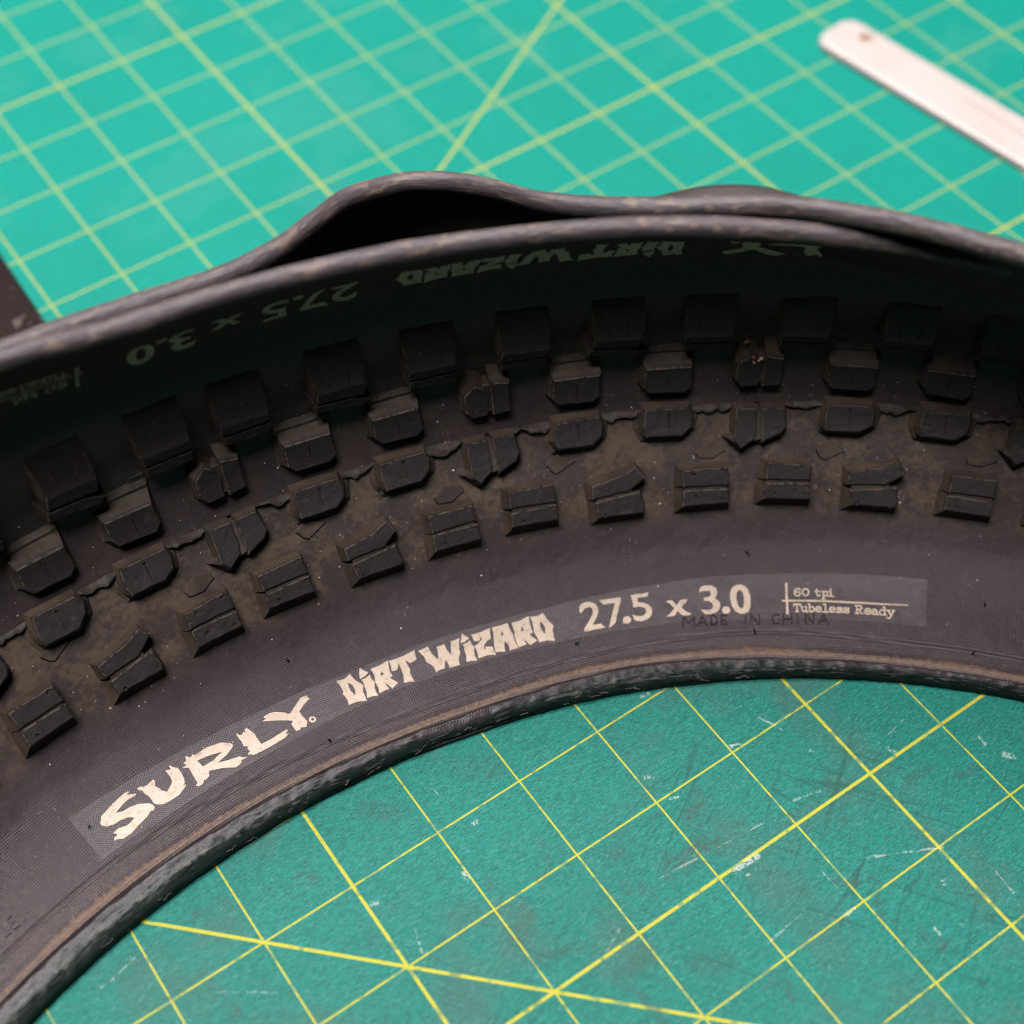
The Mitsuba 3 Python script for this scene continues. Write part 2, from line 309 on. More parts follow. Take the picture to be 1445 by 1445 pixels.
# ------------------------------------------------------------------ bench and cutting mat
b = trimesh.creation.box([2.4, 2.0, 0.03]); b.apply_translation([0, 0.1, -0.003 - 0.015 - 0.0005])
add('bench_top', b, 'bench_wood', 'brown wooden bench top under the cutting mat', None, 'structure')
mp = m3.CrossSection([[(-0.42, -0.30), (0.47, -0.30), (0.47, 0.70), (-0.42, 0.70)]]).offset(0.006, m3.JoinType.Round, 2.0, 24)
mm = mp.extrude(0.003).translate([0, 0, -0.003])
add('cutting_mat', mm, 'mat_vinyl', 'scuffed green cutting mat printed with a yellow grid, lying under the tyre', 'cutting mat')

# ------------------------------------------------------------------ the tyre's surface: S(azimuth in degrees, distance across from the near bead, height above the casing)
C0 = np.array([-0.1347, -0.1659]); R0 = 0.2405; LW = 0.173; LM = 0.1725
VC = np.array([0.0, 0.025, 0.045, 0.058, 0.07, 0.0865, 0.103, 0.115, 0.128, 0.141, 0.155, 0.173])
TH0 = np.array([-0.0004, 0.13, 0.6438, 0.7968, 0.7227, 1.0036, 1.6083, 1.8763, 1.5893, 1.6883, 2.196, 2.2136])
TH1 = np.array([0.0522, 0.0015, -0.0512, -0.0612, -0.0262, -0.1424, -0.1969, -0.2701, -0.1994, -0.1722, -0.1985, -0.134])
TT = np.linspace(-1.6, 1.6, 33); VG = np.linspace(-0.004, 0.206, 421)
AA = CubicSpline(VC, TH0[None] + TT[:, None] * TH1[None], axis=1, bc_type='natural')(np.clip(VG, 0, LW))
K0 = int(np.argmin(abs(VG)))

def integ(f):
    F = np.concatenate([np.zeros((len(TT), 1)), np.cumsum((f[:, 1:] + f[:, :-1]) / 2 * (VG[1] - VG[0]), 1)], 1)
    return F - F[:, K0:K0 + 1]

RHO, ZZ = R0 + integ(np.cos(AA)), 0.0035 + integ(np.sin(AA))
SAG = PchipInterpolator([10, 46, 55, 63, 71, 77, 82, 87, 93, 135], np.array([-1.8, -1.5, 0.0, 0.6, -0.4, -1.1, -1.9, -2.8, 0.3, 0.8]) / 1000)

def S(az, v, h=0.0):
    az, v, h = np.broadcast_arrays(np.asarray(az, float), np.asarray(v, float), np.asarray(h, float))
    t = np.clip((az - 70) / 28, -1.59, 1.59)
    co = [(t - TT[0]) / (TT[1] - TT[0]), (np.clip(v, VG[0], VG[-1]) - VG[0]) / (VG[1] - VG[0])]
    r, z, a = [map_coordinates(g, co, order=1, mode='nearest') for g in (RHO, ZZ, AA)]
    r = r - np.sin(a) * h
    s = np.clip((v - 0.125) / 0.035, 0, 1)
    z = z + np.cos(a) * h + SAG(az) * s * s * (3 - 2 * s)
    A = np.radians(az)
    return np.stack([C0[0] + r * np.cos(A), C0[1] + r * np.sin(A), z], -1)

def rho_at(v):
    return float(np.interp(v, VG, RHO[16]))

def sst(a, b, x):
    t = np.clip((x - a) / (b - a), 0, 1)
    return t * t * (3 - 2 * t)

BEAD_V = PchipInterpolator([10, 46, 55.4, 65.3, 77, 88, 99.7, 135], np.array([4.5, 4.5, 5.4, 7.1, 5.5, 6.8, 8.6, 8.8]) / 1000)
LINE_V = PchipInterpolator([10, 47.3, 57.8, 65, 77.7, 88, 100, 135], np.array([12, 12.1, 14.2, 13.6, 11.6, 13.6, 16.6, 17]) / 1000)
AZ0, AZ1 = 14.0, 130.0

def disp(az, v):
    "relief of the casing, metres"
    u = az * 0.00523599
    q = np.stack([u * 1000 * 0.035, v * 1000 * 0.05, 0 * u + 1.5], -1)
    d = (F3(q, 3) - 0.5) * 0.0009
    d = d * sst(0.006, 0.02, v)
    q2 = np.stack([u * 1000 * 0.22, v * 1000 * 0.22, 0 * u + 7.5], -1)
    d = d + (F3(q2, 3) - 0.5) * 0.00022 * sst(0.006, 0.02, v)
    rv = 0.0815 + 0.0005 * (N3(np.stack([u * 1000 * 0.3, 0 * u, 0 * u], -1)) - 0.5)
    d = d + 0.0014 * sst(rv - 0.0004, rv + 0.0003, v) * (1 - sst(0.094, 0.110, v))
    d = d + 0.00022 * sst(0.039, 0.046, v) * (1 - sst(0.127, 0.134, v))
    lv = LINE_V(az)
    for off, dep in ((0.0, 0.00030), (0.0011, 0.00024)):
        d = d - dep * np.exp(-((v - lv - off) / 0.00022) ** 2)
    bv = BEAD_V(az)
    d = d + 0.0005 * np.exp(-((v - bv - 0.0022) / 0.0014) ** 2) - 0.0009 * (1 - sst(bv - 0.0004, bv + 0.0007, v))
    return d

def nonuniform(a, bnd, steps):
    out = [a]
    for lim, st in zip(bnd, steps):
        n = max(1, int(round((lim - out[-1]) / st)))
        out += list(np.linspace(out[-1], lim, n + 1)[1:])
    return np.array(out)

azs = np.arange(AZ0, AZ1 + 1e-9, 0.085)
vs = nonuniform(0.003, [0.018, 0.0798, 0.0830, 0.125, LW], [0.00022, 0.0006, 0.00022, 0.0006, 0.0009])
AZ, V = np.meshgrid(azs, vs, indexing='ij')
V = V + (LINE_V(AZ) - 0.0135) * np.exp(-((V - 0.0135) / 0.0048) ** 2) * sst(0.003, 0.006, V)
P = S(AZ, V, disp(AZ, V))
n_, m_ = P.shape[:2]
vo, fo_ = grid_mesh(P)
fo_ = fo_[:, ::-1]
uvc = np.c_[(AZ * 0.00523599).ravel(), V.ravel()]
TY = 'bicycle_tyre'
labels[TY] = {'label': 'worn black knobbly bicycle tyre turned outside in, coiled across the green mat', 'category': 'tyre'}
add(TY + '__casing', (vo, fo_), 'rubber_casing', 'dark brown-black casing with woven sidewall and dusty tread floor', smooth=True, uv=uvc)
# inside of the casing
azc = np.linspace(AZ0, AZ1, 260); vcx = np.linspace(0.004, LW, 60)
A2, V2 = np.meshgrid(azc, vcx, indexing='ij')
add(TY + '__lining', grid_mesh(S(A2, V2, -0.0016)), 'inner_rubber', 'smooth dark lining on the back of the casing', smooth=True)

# ------------------------------------------------------------------ beads
def sweep(path_fn, sec, az, amp, scale, seed, uvs=True):
    "sec(az) -> (k, 2) section points (radial, up) in metres round the path; closed ring swept along az"
    rows = []
    for a in az:
        rows.append(sec(a))
    Q = np.array(rows)                                    # (n, k, 2)
    n, k = Q.shape[:2]
    u = az * 0.00523599 * 1000
    c = Q.mean(1, keepdims=True)
    dvec = Q - c; ln = np.linalg.norm(dvec, axis=2, keepdims=True); dvec = dvec / np.maximum(ln, 1e-9)
    q = np.stack([np.repeat(u[:, None], k, 1) * scale, Q[..., 0] * 1000 * scale * 1.5, Q[..., 1] * 1000 * scale * 1.5], -1)
    Q = Q + dvec * ((F3(q, 4, seed) - 0.5) * 2 * amp)[..., None]
    base = path_fn(az)                                    # (n, 2): rho, z
    r = base[:, None, 0] + Q[..., 0]; z = base[:, None, 1] + Q[..., 1]
    A = np.radians(az)[:, None]
    P = np.stack([C0[0] + r * np.cos(A), C0[1] + r * np.sin(A), z], -1)
    P = np.concatenate([P, P[:, :1]], 1)
    s = np.linspace(0, 1, k + 1)
    uv = np.stack([np.repeat((az * 0.00523599)[:, None], k + 1, 1), np.repeat(s[None], n, 0)], -1).reshape(-1, 2)
    return grid_mesh(P), uv

def resample(pts, k):
    pts = np.array(pts + [pts[0]], float)
    d = np.r_[0, np.cumsum(np.linalg.norm(np.diff(pts, axis=0), axis=1))]
    s = np.linspace(0, d[-1], k, endpoint=False)
    return np.c_[np.interp(s, d, pts[:, 0]), np.interp(s, d, pts[:, 1])]

def near_section(a):
    bv = float(BEAD_V(a))
    lift = 0.35 * (float(N3(np.array([[a * 0.45, 3.0, 0.0]]))[0]) - 0.5)
    w = bv * 1000 + 240.5 - 242                          # outer end of the bead, mm from the bottom edge
    lip = 0.9 + 0.35 * (w - 3)
    top = 4.15
    gp = math.exp(-((a - 77.0) / 3.2) ** 2) + 0.5 * math.exp(-((a - 84.5) / 1.6) ** 2) + 0.5 * math.exp(-((a - 62.0) / 1.2) ** 2)
    pts = [(1.4, 0.15), (0.25 - 0.3 * gp, 0.12), (-0.35 - 0.5 * gp, 0.9), (-0.2 + 1.3 * gp, 1.55), (-0.30, 2.1), (0.1, 2.7 + lift), (lip * 0.5, 3.35 + lift), (lip + 0.5, 4.1), (w - 0.5, top + 0.45), (w - 0.05, top + 0.05), (w + 0.5, top - 0.9), (w, 1.5)]
    return resample(pts, 44) / 1000

azb = np.arange(AZ0, AZ1 + 1e-9, 0.10)
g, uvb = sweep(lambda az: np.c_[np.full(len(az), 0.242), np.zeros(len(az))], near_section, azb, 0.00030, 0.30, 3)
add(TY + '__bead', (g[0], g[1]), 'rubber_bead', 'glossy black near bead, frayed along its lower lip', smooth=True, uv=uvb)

def tube_section(rx, rz):
    th = np.linspace(0, 2 * np.pi, 20, endpoint=False)
    return lambda a: np.c_[rx * np.cos(th), rz * np.sin(th)]

def far_path(az):
    q = S(az, np.full(len(az), LW - 0.0005), -0.0006)
    return np.c_[np.hypot(q[:, 0] - C0[0], q[:, 1] - C0[1]), q[:, 2] + 0.0008]

g, uvb = sweep(far_path, tube_section(0.0026, 0.0024), azb, 0.00028, 0.12, 5)
add(TY + '__bead', (g[0], g[1][:, ::-1]), 'chafer_cloth', 'raised grey cloth-covered bead along the upper lip', smooth=True, uv=uvb)

# the part of the tyre that lies folded behind the upper lip
REAR = np.array([[93.0, 330.7, 107.0], [91.4, 326.0, 109.0], [88.5, 323.0, 110.0], [85.6, 321.2, 110.0], [82.5, 319.9, 110.0], [79.8, 322.4, 110.0], [77.5, 329.3, 109.0], [75.3, 337.1, 107.0], [73.3, 338.9, 106.0], [71.6, 335.3, 107.0], [69.8, 326.3, 110.0], [68.1, 315.7, 113.0], [66.1, 309.0, 115.0], [64.1, 304.3, 117.0], [62.3, 302.0, 118.0], [59.5, 298.7, 120.0], [57.5, 294.2, 123.0], [55.1, 289.1, 125.0], [52.2, 282.8, 127.0], [49.1, 276.8, 128.0], [47.7, 274.9, 128.0], [45.4, 270.9, 128.0]])
o = np.argsort(REAR[:, 0]); RA = REAR[o]
ra = np.r_[10, 36, RA[:, 0], 98, 135]; rr = np.r_[262, 264, RA[:, 1], 331, 331]; rz = np.r_[126, 127, RA[:, 2], 106, 104]
REAR_R, REAR_Z = PchipInterpolator(ra, rr / 1000), PchipInterpolator(ra, rz / 1000)
g, uvb = sweep(lambda az: np.c_[REAR_R(az), REAR_Z(az)], tube_section(0.0027, 0.0025), azb, 0.00030, 0.12, 9)
add(TY + '__bead', (g[0], g[1][:, ::-1]), 'chafer_cloth', 'bowed grey bead of the fold behind, arching away from the upper lip', smooth=True, uv=uvb)
az3 = np.linspace(AZ0, AZ1, 420); rows = []
for a in az3:
    r0, z0 = float(REAR_R(a)), float(REAR_Z(a))
    flat = float(np.exp(-((a - 60.0) / 4.2) ** 2))        # where the fold shows its outer face above the bead
    re = max(0.332, r0 + 0.008)
    ctl = np.array([(r0 + 0.001, z0), (r0 + 0.0032 + 0.0034 * flat, z0 + 0.0034 * flat - 0.003), (r0 + 0.0075 + 0.0040 * flat, z0 - 0.017 + 0.003 * flat), (re - 0.003, z0 * 0.50), (re + 0.002, 0.03), (re - 0.008, 0.002)])
    s = np.r_[0, np.cumsum(np.linalg.norm(np.diff(ctl, axis=0), axis=1))]
    q = PchipInterpolator(s, ctl)(np.linspace(0, s[-1], 60))
    A = math.radians(a)
    rows.append(np.c_[C0[0] + q[:, 0] * math.cos(A), C0[1] + q[:, 0] * math.sin(A), q[:, 1]])
P3 = np.array(rows)
A3 = np.repeat((az3 * 0.00523599)[:, None], 60, 1); V3 = np.repeat(np.linspace(0.012, 0.14, 60)[None], len(az3), 0)
add(TY + '__folded_sidewall', grid_mesh(P3), 'inner_rubber', 'brown-black sidewall of the fold, dropping behind the upper lip', smooth=True, uv=np.stack([A3, V3], -1).reshape(-1, 2))

# ------------------------------------------------------------------ tread knobs, modelled flat in millimetres (x along the tyre, y across, z up), then laid on the casing
def prism(base, top, h0, h1, ch=0.45, skirt=False):
    "hull of a base polygon at h0 and a top polygon at h1 with a worn chamfer"
    top = np.array(top, float); c = top.mean(0)
    def ins(p, d):
        q = Polygon(p).buffer(-d, join_style=2)
        return np.array(q.exterior.coords)[:-1]
    pts = [(x, y, h0) for x, y in base] + [(x, y, h1 - ch) for x, y in top] + [(x, y, h1) for x, y in ins(top, ch * 0.8)]
    k = m3.Manifold.hull_points(np.array(pts, float))
    if skirt:                                          # moulded fillet where the knob grows out of the casing
        k = k + m3.Manifold.hull_points(np.array([(x, y, h0) for x, y in ring(base, 1.7)] + [(x, y, 1.25) for x, y in ring(base, -0.45)], float))
    return k

def ring(p, d):
    q = np.array(Polygon(p).convex_hull.buffer(d, join_style=1, quad_segs=2).exterior.coords)[:-1]
    return [tuple(v) for v in q]

def grow(p, l=0.9, r=0.9, t=0.9, bt=0.9):
    p = np.array(p, float); c = p.mean(0)
    return [(x + (r if x > c[0] else -l), y + (t if y > c[1] else -bt)) for x, y in p]

def slot(x0, y0, x1, y1, w, z0, z1=20.0):
    d = np.array([x1 - x0, y1 - y0]); n = np.array([-d[1], d[0]]) / np.linalg.norm(d) * w / 2
    a = [(x0 + n[0], y0 + n[1]), (x0 - n[0], y0 - n[1]), (x1 - n[0], y1 - n[1]), (x1 + n[0], y1 + n[1])]
    return m3.Manifold.hull_points(np.array([(x, y, z) for x, y in a for z in (z0, z1)], float))

def pin(x, y, r, z0, z1):
    return m3.Manifold.cylinder(z1 - z0, r, r * 0.8, 8).translate([x, y, z0])

def jit(p, s):
    return [(x + rng.normal(0, s), y + rng.normal(0, s)) for x, y in p]

H = 5.4
def near_block():
    top = jit([(-6.0, 4.2), (6.3, 4.2), (7.2, 1.0), (6.5, -1.9), (3.4, -4.2), (-6.1, -3.9), (-6.8, -1.2)], 0.2)
    base = [(-7.4, 7.6), (7.8, 6.9), (9.2, 1.4), (8.2, -2.8), (4.2, -5.3), (-7.0, -5.0), (-8.6, -1.4)]
    k = prism(base, top, -1.0, H, skirt=True)
    k = k - slot(0.3, 2.6, 0.1, -2.6, 0.42, H - 1.2) - pin(0.3, 2.6, 0.5, H - 1.2, H + 2)
    return k

def near_split():
    L = jit([(-6.0, 5.2), (0.0, 5.1), (0.1, -1.8), (-0.6, -4.3), (-4.5, -6.8), (-6.4, -4.6)], 0.12)
    k = prism(grow(L, 1.0, 0.2, 2.4, 0.9), L, -1.0, H)
    wing = [(-5.6, -2.5), (-8.8, -3.5), (-4.6, -6.5)]
    k = k + prism(grow(wing, 0.9, 0, 0.6, 0.9), wing, -1.0, H - 0.9, 0.25)
    Rr = jit([(1.3, 5.1), (7.4, 5.2), (8.3, -0.6), (6.9, -2.7), (1.3, -5.0)], 0.12)
    k = k + prism(grow(Rr, 0.2, 1.1, 2.4, 0.9), Rr, -1.0, H)
    fill = [(-2.0, 5.0), (2.5, 5.0), (2.5, -4.0), (-2.0, -5.2)]
    return k + prism(fill, fill, -1.0, H - 1.3, 0.2)

def far_block():
    top = jit([(-6.5, 5.4), (6.6, 5.2), (6.7, -3.6), (4.6, -5.4), (-5.4, -4.8), (-6.8, -2.2)], 0.2)
    base = [(-7.6, 9.0), (7.6, 9.0), (7.8, -3.8), (5.2, -6.3), (-6.0, -6.0), (-8.4, -2.6)]
    k = prism(base, top, -1.0, H, skirt=True)
    return k - slot(0.1, 2.6, 0.1, -2.8, 0.40, H - 1.0)

def far_split():
    L = jit([(-5.2, -6.1), (-0.3, -5.9), (0.3, 1.1), (-0.5, 4.8), (-3.0, 7.4), (-6.4, 3.2), (-6.6, -3.6)], 0.12)
    k = prism(grow(L, 1.1, 0.2, 2.2, 0.8), L, -1.0, H)
    Rr = jit([(1.0, -6.2), (5.9, -5.9), (6.2, 6.0), (1.3, 7.6)], 0.12)
    k = k + prism(grow(Rr, 0.2, 1.1, 2.2, 0.8), Rr, -1.0, H)
    fill = [(-1.5, -5.2), (2.5, -5.2), (2.5, 5.4), (-1.5, 5.4)]
    return k + prism(fill, fill, -1.0, H - 1.3, 0.2)

HS = 6.0
def side_straight(pegs, flank=3.4, far=False):
    w = 0.25 if far else 1.0
    a = jit([(-6.4, 0.42), (6.3, 0.35), (6.3, 4.9), (-6.3, 4.9)], 0.15)
    bq = jit([(-6.6, -0.42), (6.3, -0.5), (6.3, -4.9), (-6.8, -4.9)], 0.15)
    k = prism([(-6.6 - 1.2 * w, 6.6), (6.5 + 0.7 * w, 6.4), (6.6 + 0.8 * w, 0.2), (-6.7 - 1.9 * w, 0.2)], a, -1.2, HS)
    k = k + prism([(-6.8 - 2.0 * w, 0.0), (6.6 + 0.8 * w, 0.0), (6.5 + 0.7 * w, -4.9 - flank), (-6.9 - 2.5 * w, -4.9 - flank)], bq, -1.2, HS)
    k = k + prism([(-6, 2), (6, 2), (6, -3), (-6, -3)], [(-6.0, 1.5), (6.0, 1.5), (6.0, -2.5), (-6.0, -2.5)], -1.0, HS - 1.0, 0.2)
    return flank_cut(k, flank, pegs, far)

def side_bent(pegs, flank=3.4, far=False):
    w = 0.25 if far else 1.0
    a1 = jit([(-7.2, 0.1), (-7.2, 3.7), (2.0, 5.2), (3.0, 0.8)], 0.12)
    a2 = jit([(1.6, 0.7), (1.6, 5.1), (5.9, 7.0), (8.0, 3.8), (3.0, 0.8)], 0.12)
    b1 = jit([(-6.5, -1.0), (2.6, -0.2), (6.4, 0.3), (7.2, -4.2), (6.6, -5.5), (-6.1, -5.5)], 0.12)
    k = prism(grow(a1, 1.3, 0.2, 1.8, 0.2), a1, -1.2, HS) + prism(grow(a2, 0.2, 0.9, 1.4, 0.2), a2, -1.2, HS)
    k = k + prism([(-6.8 - 1.8 * w, -0.6), (6.8 + 0.8 * w, 0.6), (7.4 + w, -4.4), (6.8 + 0.8 * w, -5.2 - flank), (-6.6 - 2.4 * w, -5.2 - flank)], b1, -1.2, HS)
    k = k + prism([(-6, 2), (5, 3), (5, -3), (-6, -3)], [(-6.2, 1.5), (4.0, 2.3), (5.0, -2.5), (-6.0, -2.5)], -1.0, HS - 1.0, 0.2)
    return flank_cut(k, flank, pegs, far)

def flank_cut(k, flank, pegs, far=False):
    # two tapering grooves let into the outer flank, closing towards the top edge
    y0, zt = -4.9 - flank, HS - (1.3 if far else 1.8)
    for sx in (-1, 1):
        pts = []
        for (x, y, z, hw) in ((4.3 * sx, y0, -1.0, 1.0), (2.5 * sx, -5.6, zt, 0.25)):
            for ddx in (-hw, hw):
                pts += [(x + ddx, y - 2.5, z + 1.5), (x + ddx * 0.4, y + 0.75 * hw / 0.75, z + 0.75 * hw / 0.75)]
        k = k - m3.Manifold.hull_points(np.array(pts, float))
    for (px, py, up) in pegs:
        k = (k + pin(px, py, 0.42, HS - 1.0, HS + 0.9)) if up else (k - pin(px, py, 0.68, HS - 0.9, HS + 1))
    return k

def mirror(k):
    return k.mirror([0, 1, 0])

def lay(k, az, v, off=0.0, hmax=None, scale=1.0, refine=1.2, twist=0.0, tone=0.0):
    m = k.refine_to_length(refine).to_mesh()
    q = m.vert_properties[:, :3].astype(float) * scale
    if twist:
        c, s = math.cos(twist), math.sin(twist); q[:, :2] = q[:, :2] @ np.array([[c, s], [-s, c]])
    f = m.tri_verts[:, ::-1]
    nz = np.stack([F3(q * 0.55 + 31.7 * az + 100 * i, 2, 40 + i) for i in range(3)], -1) - 0.5
    q = q + nz * 0.27                                     # rubber is never quite flat
    hm = hmax or q[:, 2].max()
    A = az - np.degrees(q[:, 0] / 1000 / rho_at(v)); VV = v + q[:, 1] / 1000
    low = disp_lo(A, VV)
    W = S(A, VV, q[:, 2] / 1000 + off + low)
    # one vertex per corner, so that faces stay crisp
    tri = W[f].reshape(-1, 3)
    nf = np.cross(q[f[:, 1]] - q[f[:, 0]], q[f[:, 2]] - q[f[:, 0]]); nf = -nf / np.maximum(np.linalg.norm(nf, axis=1, keepdims=True), 1e-12)
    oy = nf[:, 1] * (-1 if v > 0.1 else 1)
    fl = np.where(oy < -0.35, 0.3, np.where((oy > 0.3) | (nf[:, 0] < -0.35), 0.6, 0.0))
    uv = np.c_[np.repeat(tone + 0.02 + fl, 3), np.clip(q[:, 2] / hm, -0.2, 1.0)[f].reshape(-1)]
    return (tri, np.arange(len(tri)).reshape(-1, 3)), uv

def disp_lo(A, VV):
    return np.zeros_like(VV)

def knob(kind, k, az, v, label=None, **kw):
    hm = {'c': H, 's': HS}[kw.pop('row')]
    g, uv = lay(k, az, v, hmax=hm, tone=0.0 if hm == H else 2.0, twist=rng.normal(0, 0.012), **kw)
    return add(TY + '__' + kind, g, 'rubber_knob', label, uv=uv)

NEAR_C = [108.0, 103.35, 98.7, 94.02, 89.35, 84.72, 80.13, 75.59, 71.09, 66.42, 61.67, 56.99, 52.20, 47.27, 42.55, 37.9, 33.3]
FAR_C = [107.4, 102.75, 98.1, 93.41, 88.96, 84.45, 79.93, 75.42, 70.79, 66.28, 61.59, 56.95, 52.28, 47.45, 42.7, 38.0, 33.3]
NEAR_S = [106.7, 101.95, 97.16, 92.22, 87.50, 83.28, 78.43, 73.85, 69.38, 64.72, 59.84, 55.33, 50.64, 45.37, 40.7, 36.0]
FAR_S = [104.9, 100.3, 95.7, 91.1, 86.46, 82.64, 78.01, 73.49, 68.95, 64.45, 59.81, 55.10, 50.24, 45.5, 40.8, 36.1]
def extend(r, n0, n1):
    return [r[0] + 4.7 * k for k in range(n0, 0, -1)] + r + [r[-1] - 4.7 * k for k in range(1, n1 + 1)]

NEAR_C, FAR_C, NEAR_S, FAR_S = extend(NEAR_C, 3, 3), extend(FAR_C, 3, 3), extend(NEAR_S, 3, 3), extend(FAR_S, 3, 3)
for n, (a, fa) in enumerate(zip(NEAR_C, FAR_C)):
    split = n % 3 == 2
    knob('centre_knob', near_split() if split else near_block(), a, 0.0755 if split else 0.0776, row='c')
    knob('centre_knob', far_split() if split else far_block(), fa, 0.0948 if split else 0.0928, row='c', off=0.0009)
PEGS = {0: [(-3.6, -3.4, 0), (5.2, -0.2 - 1.0, 0), (4.6, 4.2, 0)], 2: [(-3.2, 3.4, 0), (4.6, 4.2, 0), (-3.0, -2.4, 0), (4.4, -3.6, 0)], 1: [(4.8, -5.0, 1), (-4.4, -4.8, 0)]}
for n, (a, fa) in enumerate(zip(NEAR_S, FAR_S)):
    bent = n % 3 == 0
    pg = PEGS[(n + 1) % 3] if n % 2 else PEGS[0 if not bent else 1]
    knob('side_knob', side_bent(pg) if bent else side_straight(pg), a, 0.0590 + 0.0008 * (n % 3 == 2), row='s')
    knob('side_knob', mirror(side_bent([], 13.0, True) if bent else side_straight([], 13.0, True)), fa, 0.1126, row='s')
DIA = [(94.87, 71.5, 0), (87.28, 68.3, 1), (81.0, 70.4, 0), (73.57, 67.8, 1), (67.45, 69.4, 0), (59.36, 68.4, 1), (52.99, 67.8, 0), (44.99, 69.0, 1), (38.9, 68.4, 0), (101.7, 68.4, 1)]
for a, v, k in DIA:
    p = [(-4.2, -0.2), (-0.4, 2.5), (3.6, 1.5), (4.4, -0.2), (0.6, -2.3), (-3.4, -2.0)] if k else [(-4.0, 0.4), (-0.4, 2.7), (1.4, 1.9), (4.5, 0.0), (-1.3, -2.7), (-2.6, -1.8)]
    g, uv = lay(prism(grow(p, .5, .5, .4, .4), p, -0.8, 0.95, 0.3), a, v / 1000, hmax=1.3, tone=2.0)
    add(TY + '__tread_nub', g, 'rubber_knob', uv=uv)
    g, uv = lay(prism(grow(p, .5, .5, .4, .4), [(x, -y) for x, y in p], -0.8, 0.95, 0.3), a + 0.4, LM - 0.002 - v / 1000, hmax=1.3)
    add(TY + '__tread_nub', g, 'rubber_knob', uv=uv)

# torn flash along the mould line, one ribbon between each two knobs
for n in range(len(NEAR_C) - 1):
    a0, a1 = NEAR_C[n] - 1.18, NEAR_C[n + 1] + 1.22
    k = 46
    t = np.linspace(0, 1, k); az = a0 + (a1 - a0) * t
    rag = N3(np.stack([az * 1.1, 0 * az + n, 0 * az], -1), 2) * 0.75 + N3(np.stack([az * 4.0, 0 * az + n, 0 * az + 4], -1), 3) * 0.35
    wid = (0.7 + 3.6 * np.clip(rag - 0.12, 0, 1)) * (0.35 + 0.65 * np.sin(np.pi * np.clip(t, 0.04, 0.96)) ** 0.5)
    s = np.linspace(0, 1, 7)
    curl = 0.5 + 1.1 * N3(np.stack([az * 1.2, 0 * az + 9, 0 * az + n], -1), 5)
    Vv = 0.0823 - (wid[:, None] * s[None]) / 1000 - 0.0002
    Hh = (1.5 + curl[:, None] * np.sin(s[None] * 1.9) * 0.9 + 0.35 * (N3(np.stack([az * 5, 0 * az, 0 * az + n], -1), 6)[:, None] - 0.5) * s[None]) / 1000
    P = S(az[:, None] + 0 * s[None], Vv, Hh); P2 = S(az[:, None] + 0 * s[None], Vv + 0.0001, Hh - 0.00045)
    ring = np.concatenate([P, P2[:, ::-1], P[:, :1]], 1)
    add(TY + '__mould_flash', grid_mesh(ring), 'flash_rubber', smooth=40)

# ------------------------------------------------------------------ label film and lettering, flat print on the sidewall
LT = np.array([[98.9179, 0.0339], [92.814, 0.0319], [85.9055, 0.0304], [81.5402, 0.0299], [77.6774, 0.03], [72.7977, 0.0301], [68.4515, 0.0307], [62.6759, 0.032], [57.7626, 0.0327], [53.5784, 0.0329], [47.0875, 0.0334]]); LB = np.array([[99.0309, 0.0196], [91.8169, 0.0187], [85.3157, 0.0191], [81.6062, 0.0198], [78.5313, 0.0198], [73.5144, 0.0197], [69.0744, 0.0196], [63.1745, 0.0193], [58.113, 0.0189], [53.7745, 0.0189], [47.0302, 0.0188]])
lt, lb = PchipInterpolator(LT[::-1, 0], LT[::-1, 1]), PchipInterpolator(LB[::-1, 0], LB[::-1, 1])
la = np.linspace(46.99, 98.93, 700); ls = np.linspace(0, 1, 40)
VV = lb(la)[:, None] * (1 - ls) + lt(la)[:, None] * ls
AAz = la[:, None] + 0 * ls
def film(mirrored):
    az_, v_ = (144.4 - AAz, LM - VV) if mirrored else (AAz, VV)
    g = grid_mesh(S(az_, v_, disp(az_, v_) + 0.00008))
    add(TY + '__label_band', (g[0], g[1][:, ::-1] if not mirrored else g[1][:, ::-1]), 'label_film', 'faded label band along the upper sidewall' if mirrored else 'silvery grey label band along the near sidewall', smooth=True, uv=np.stack([az_ * 0.00523599, VV], -1).reshape(-1, 2))
film(False)
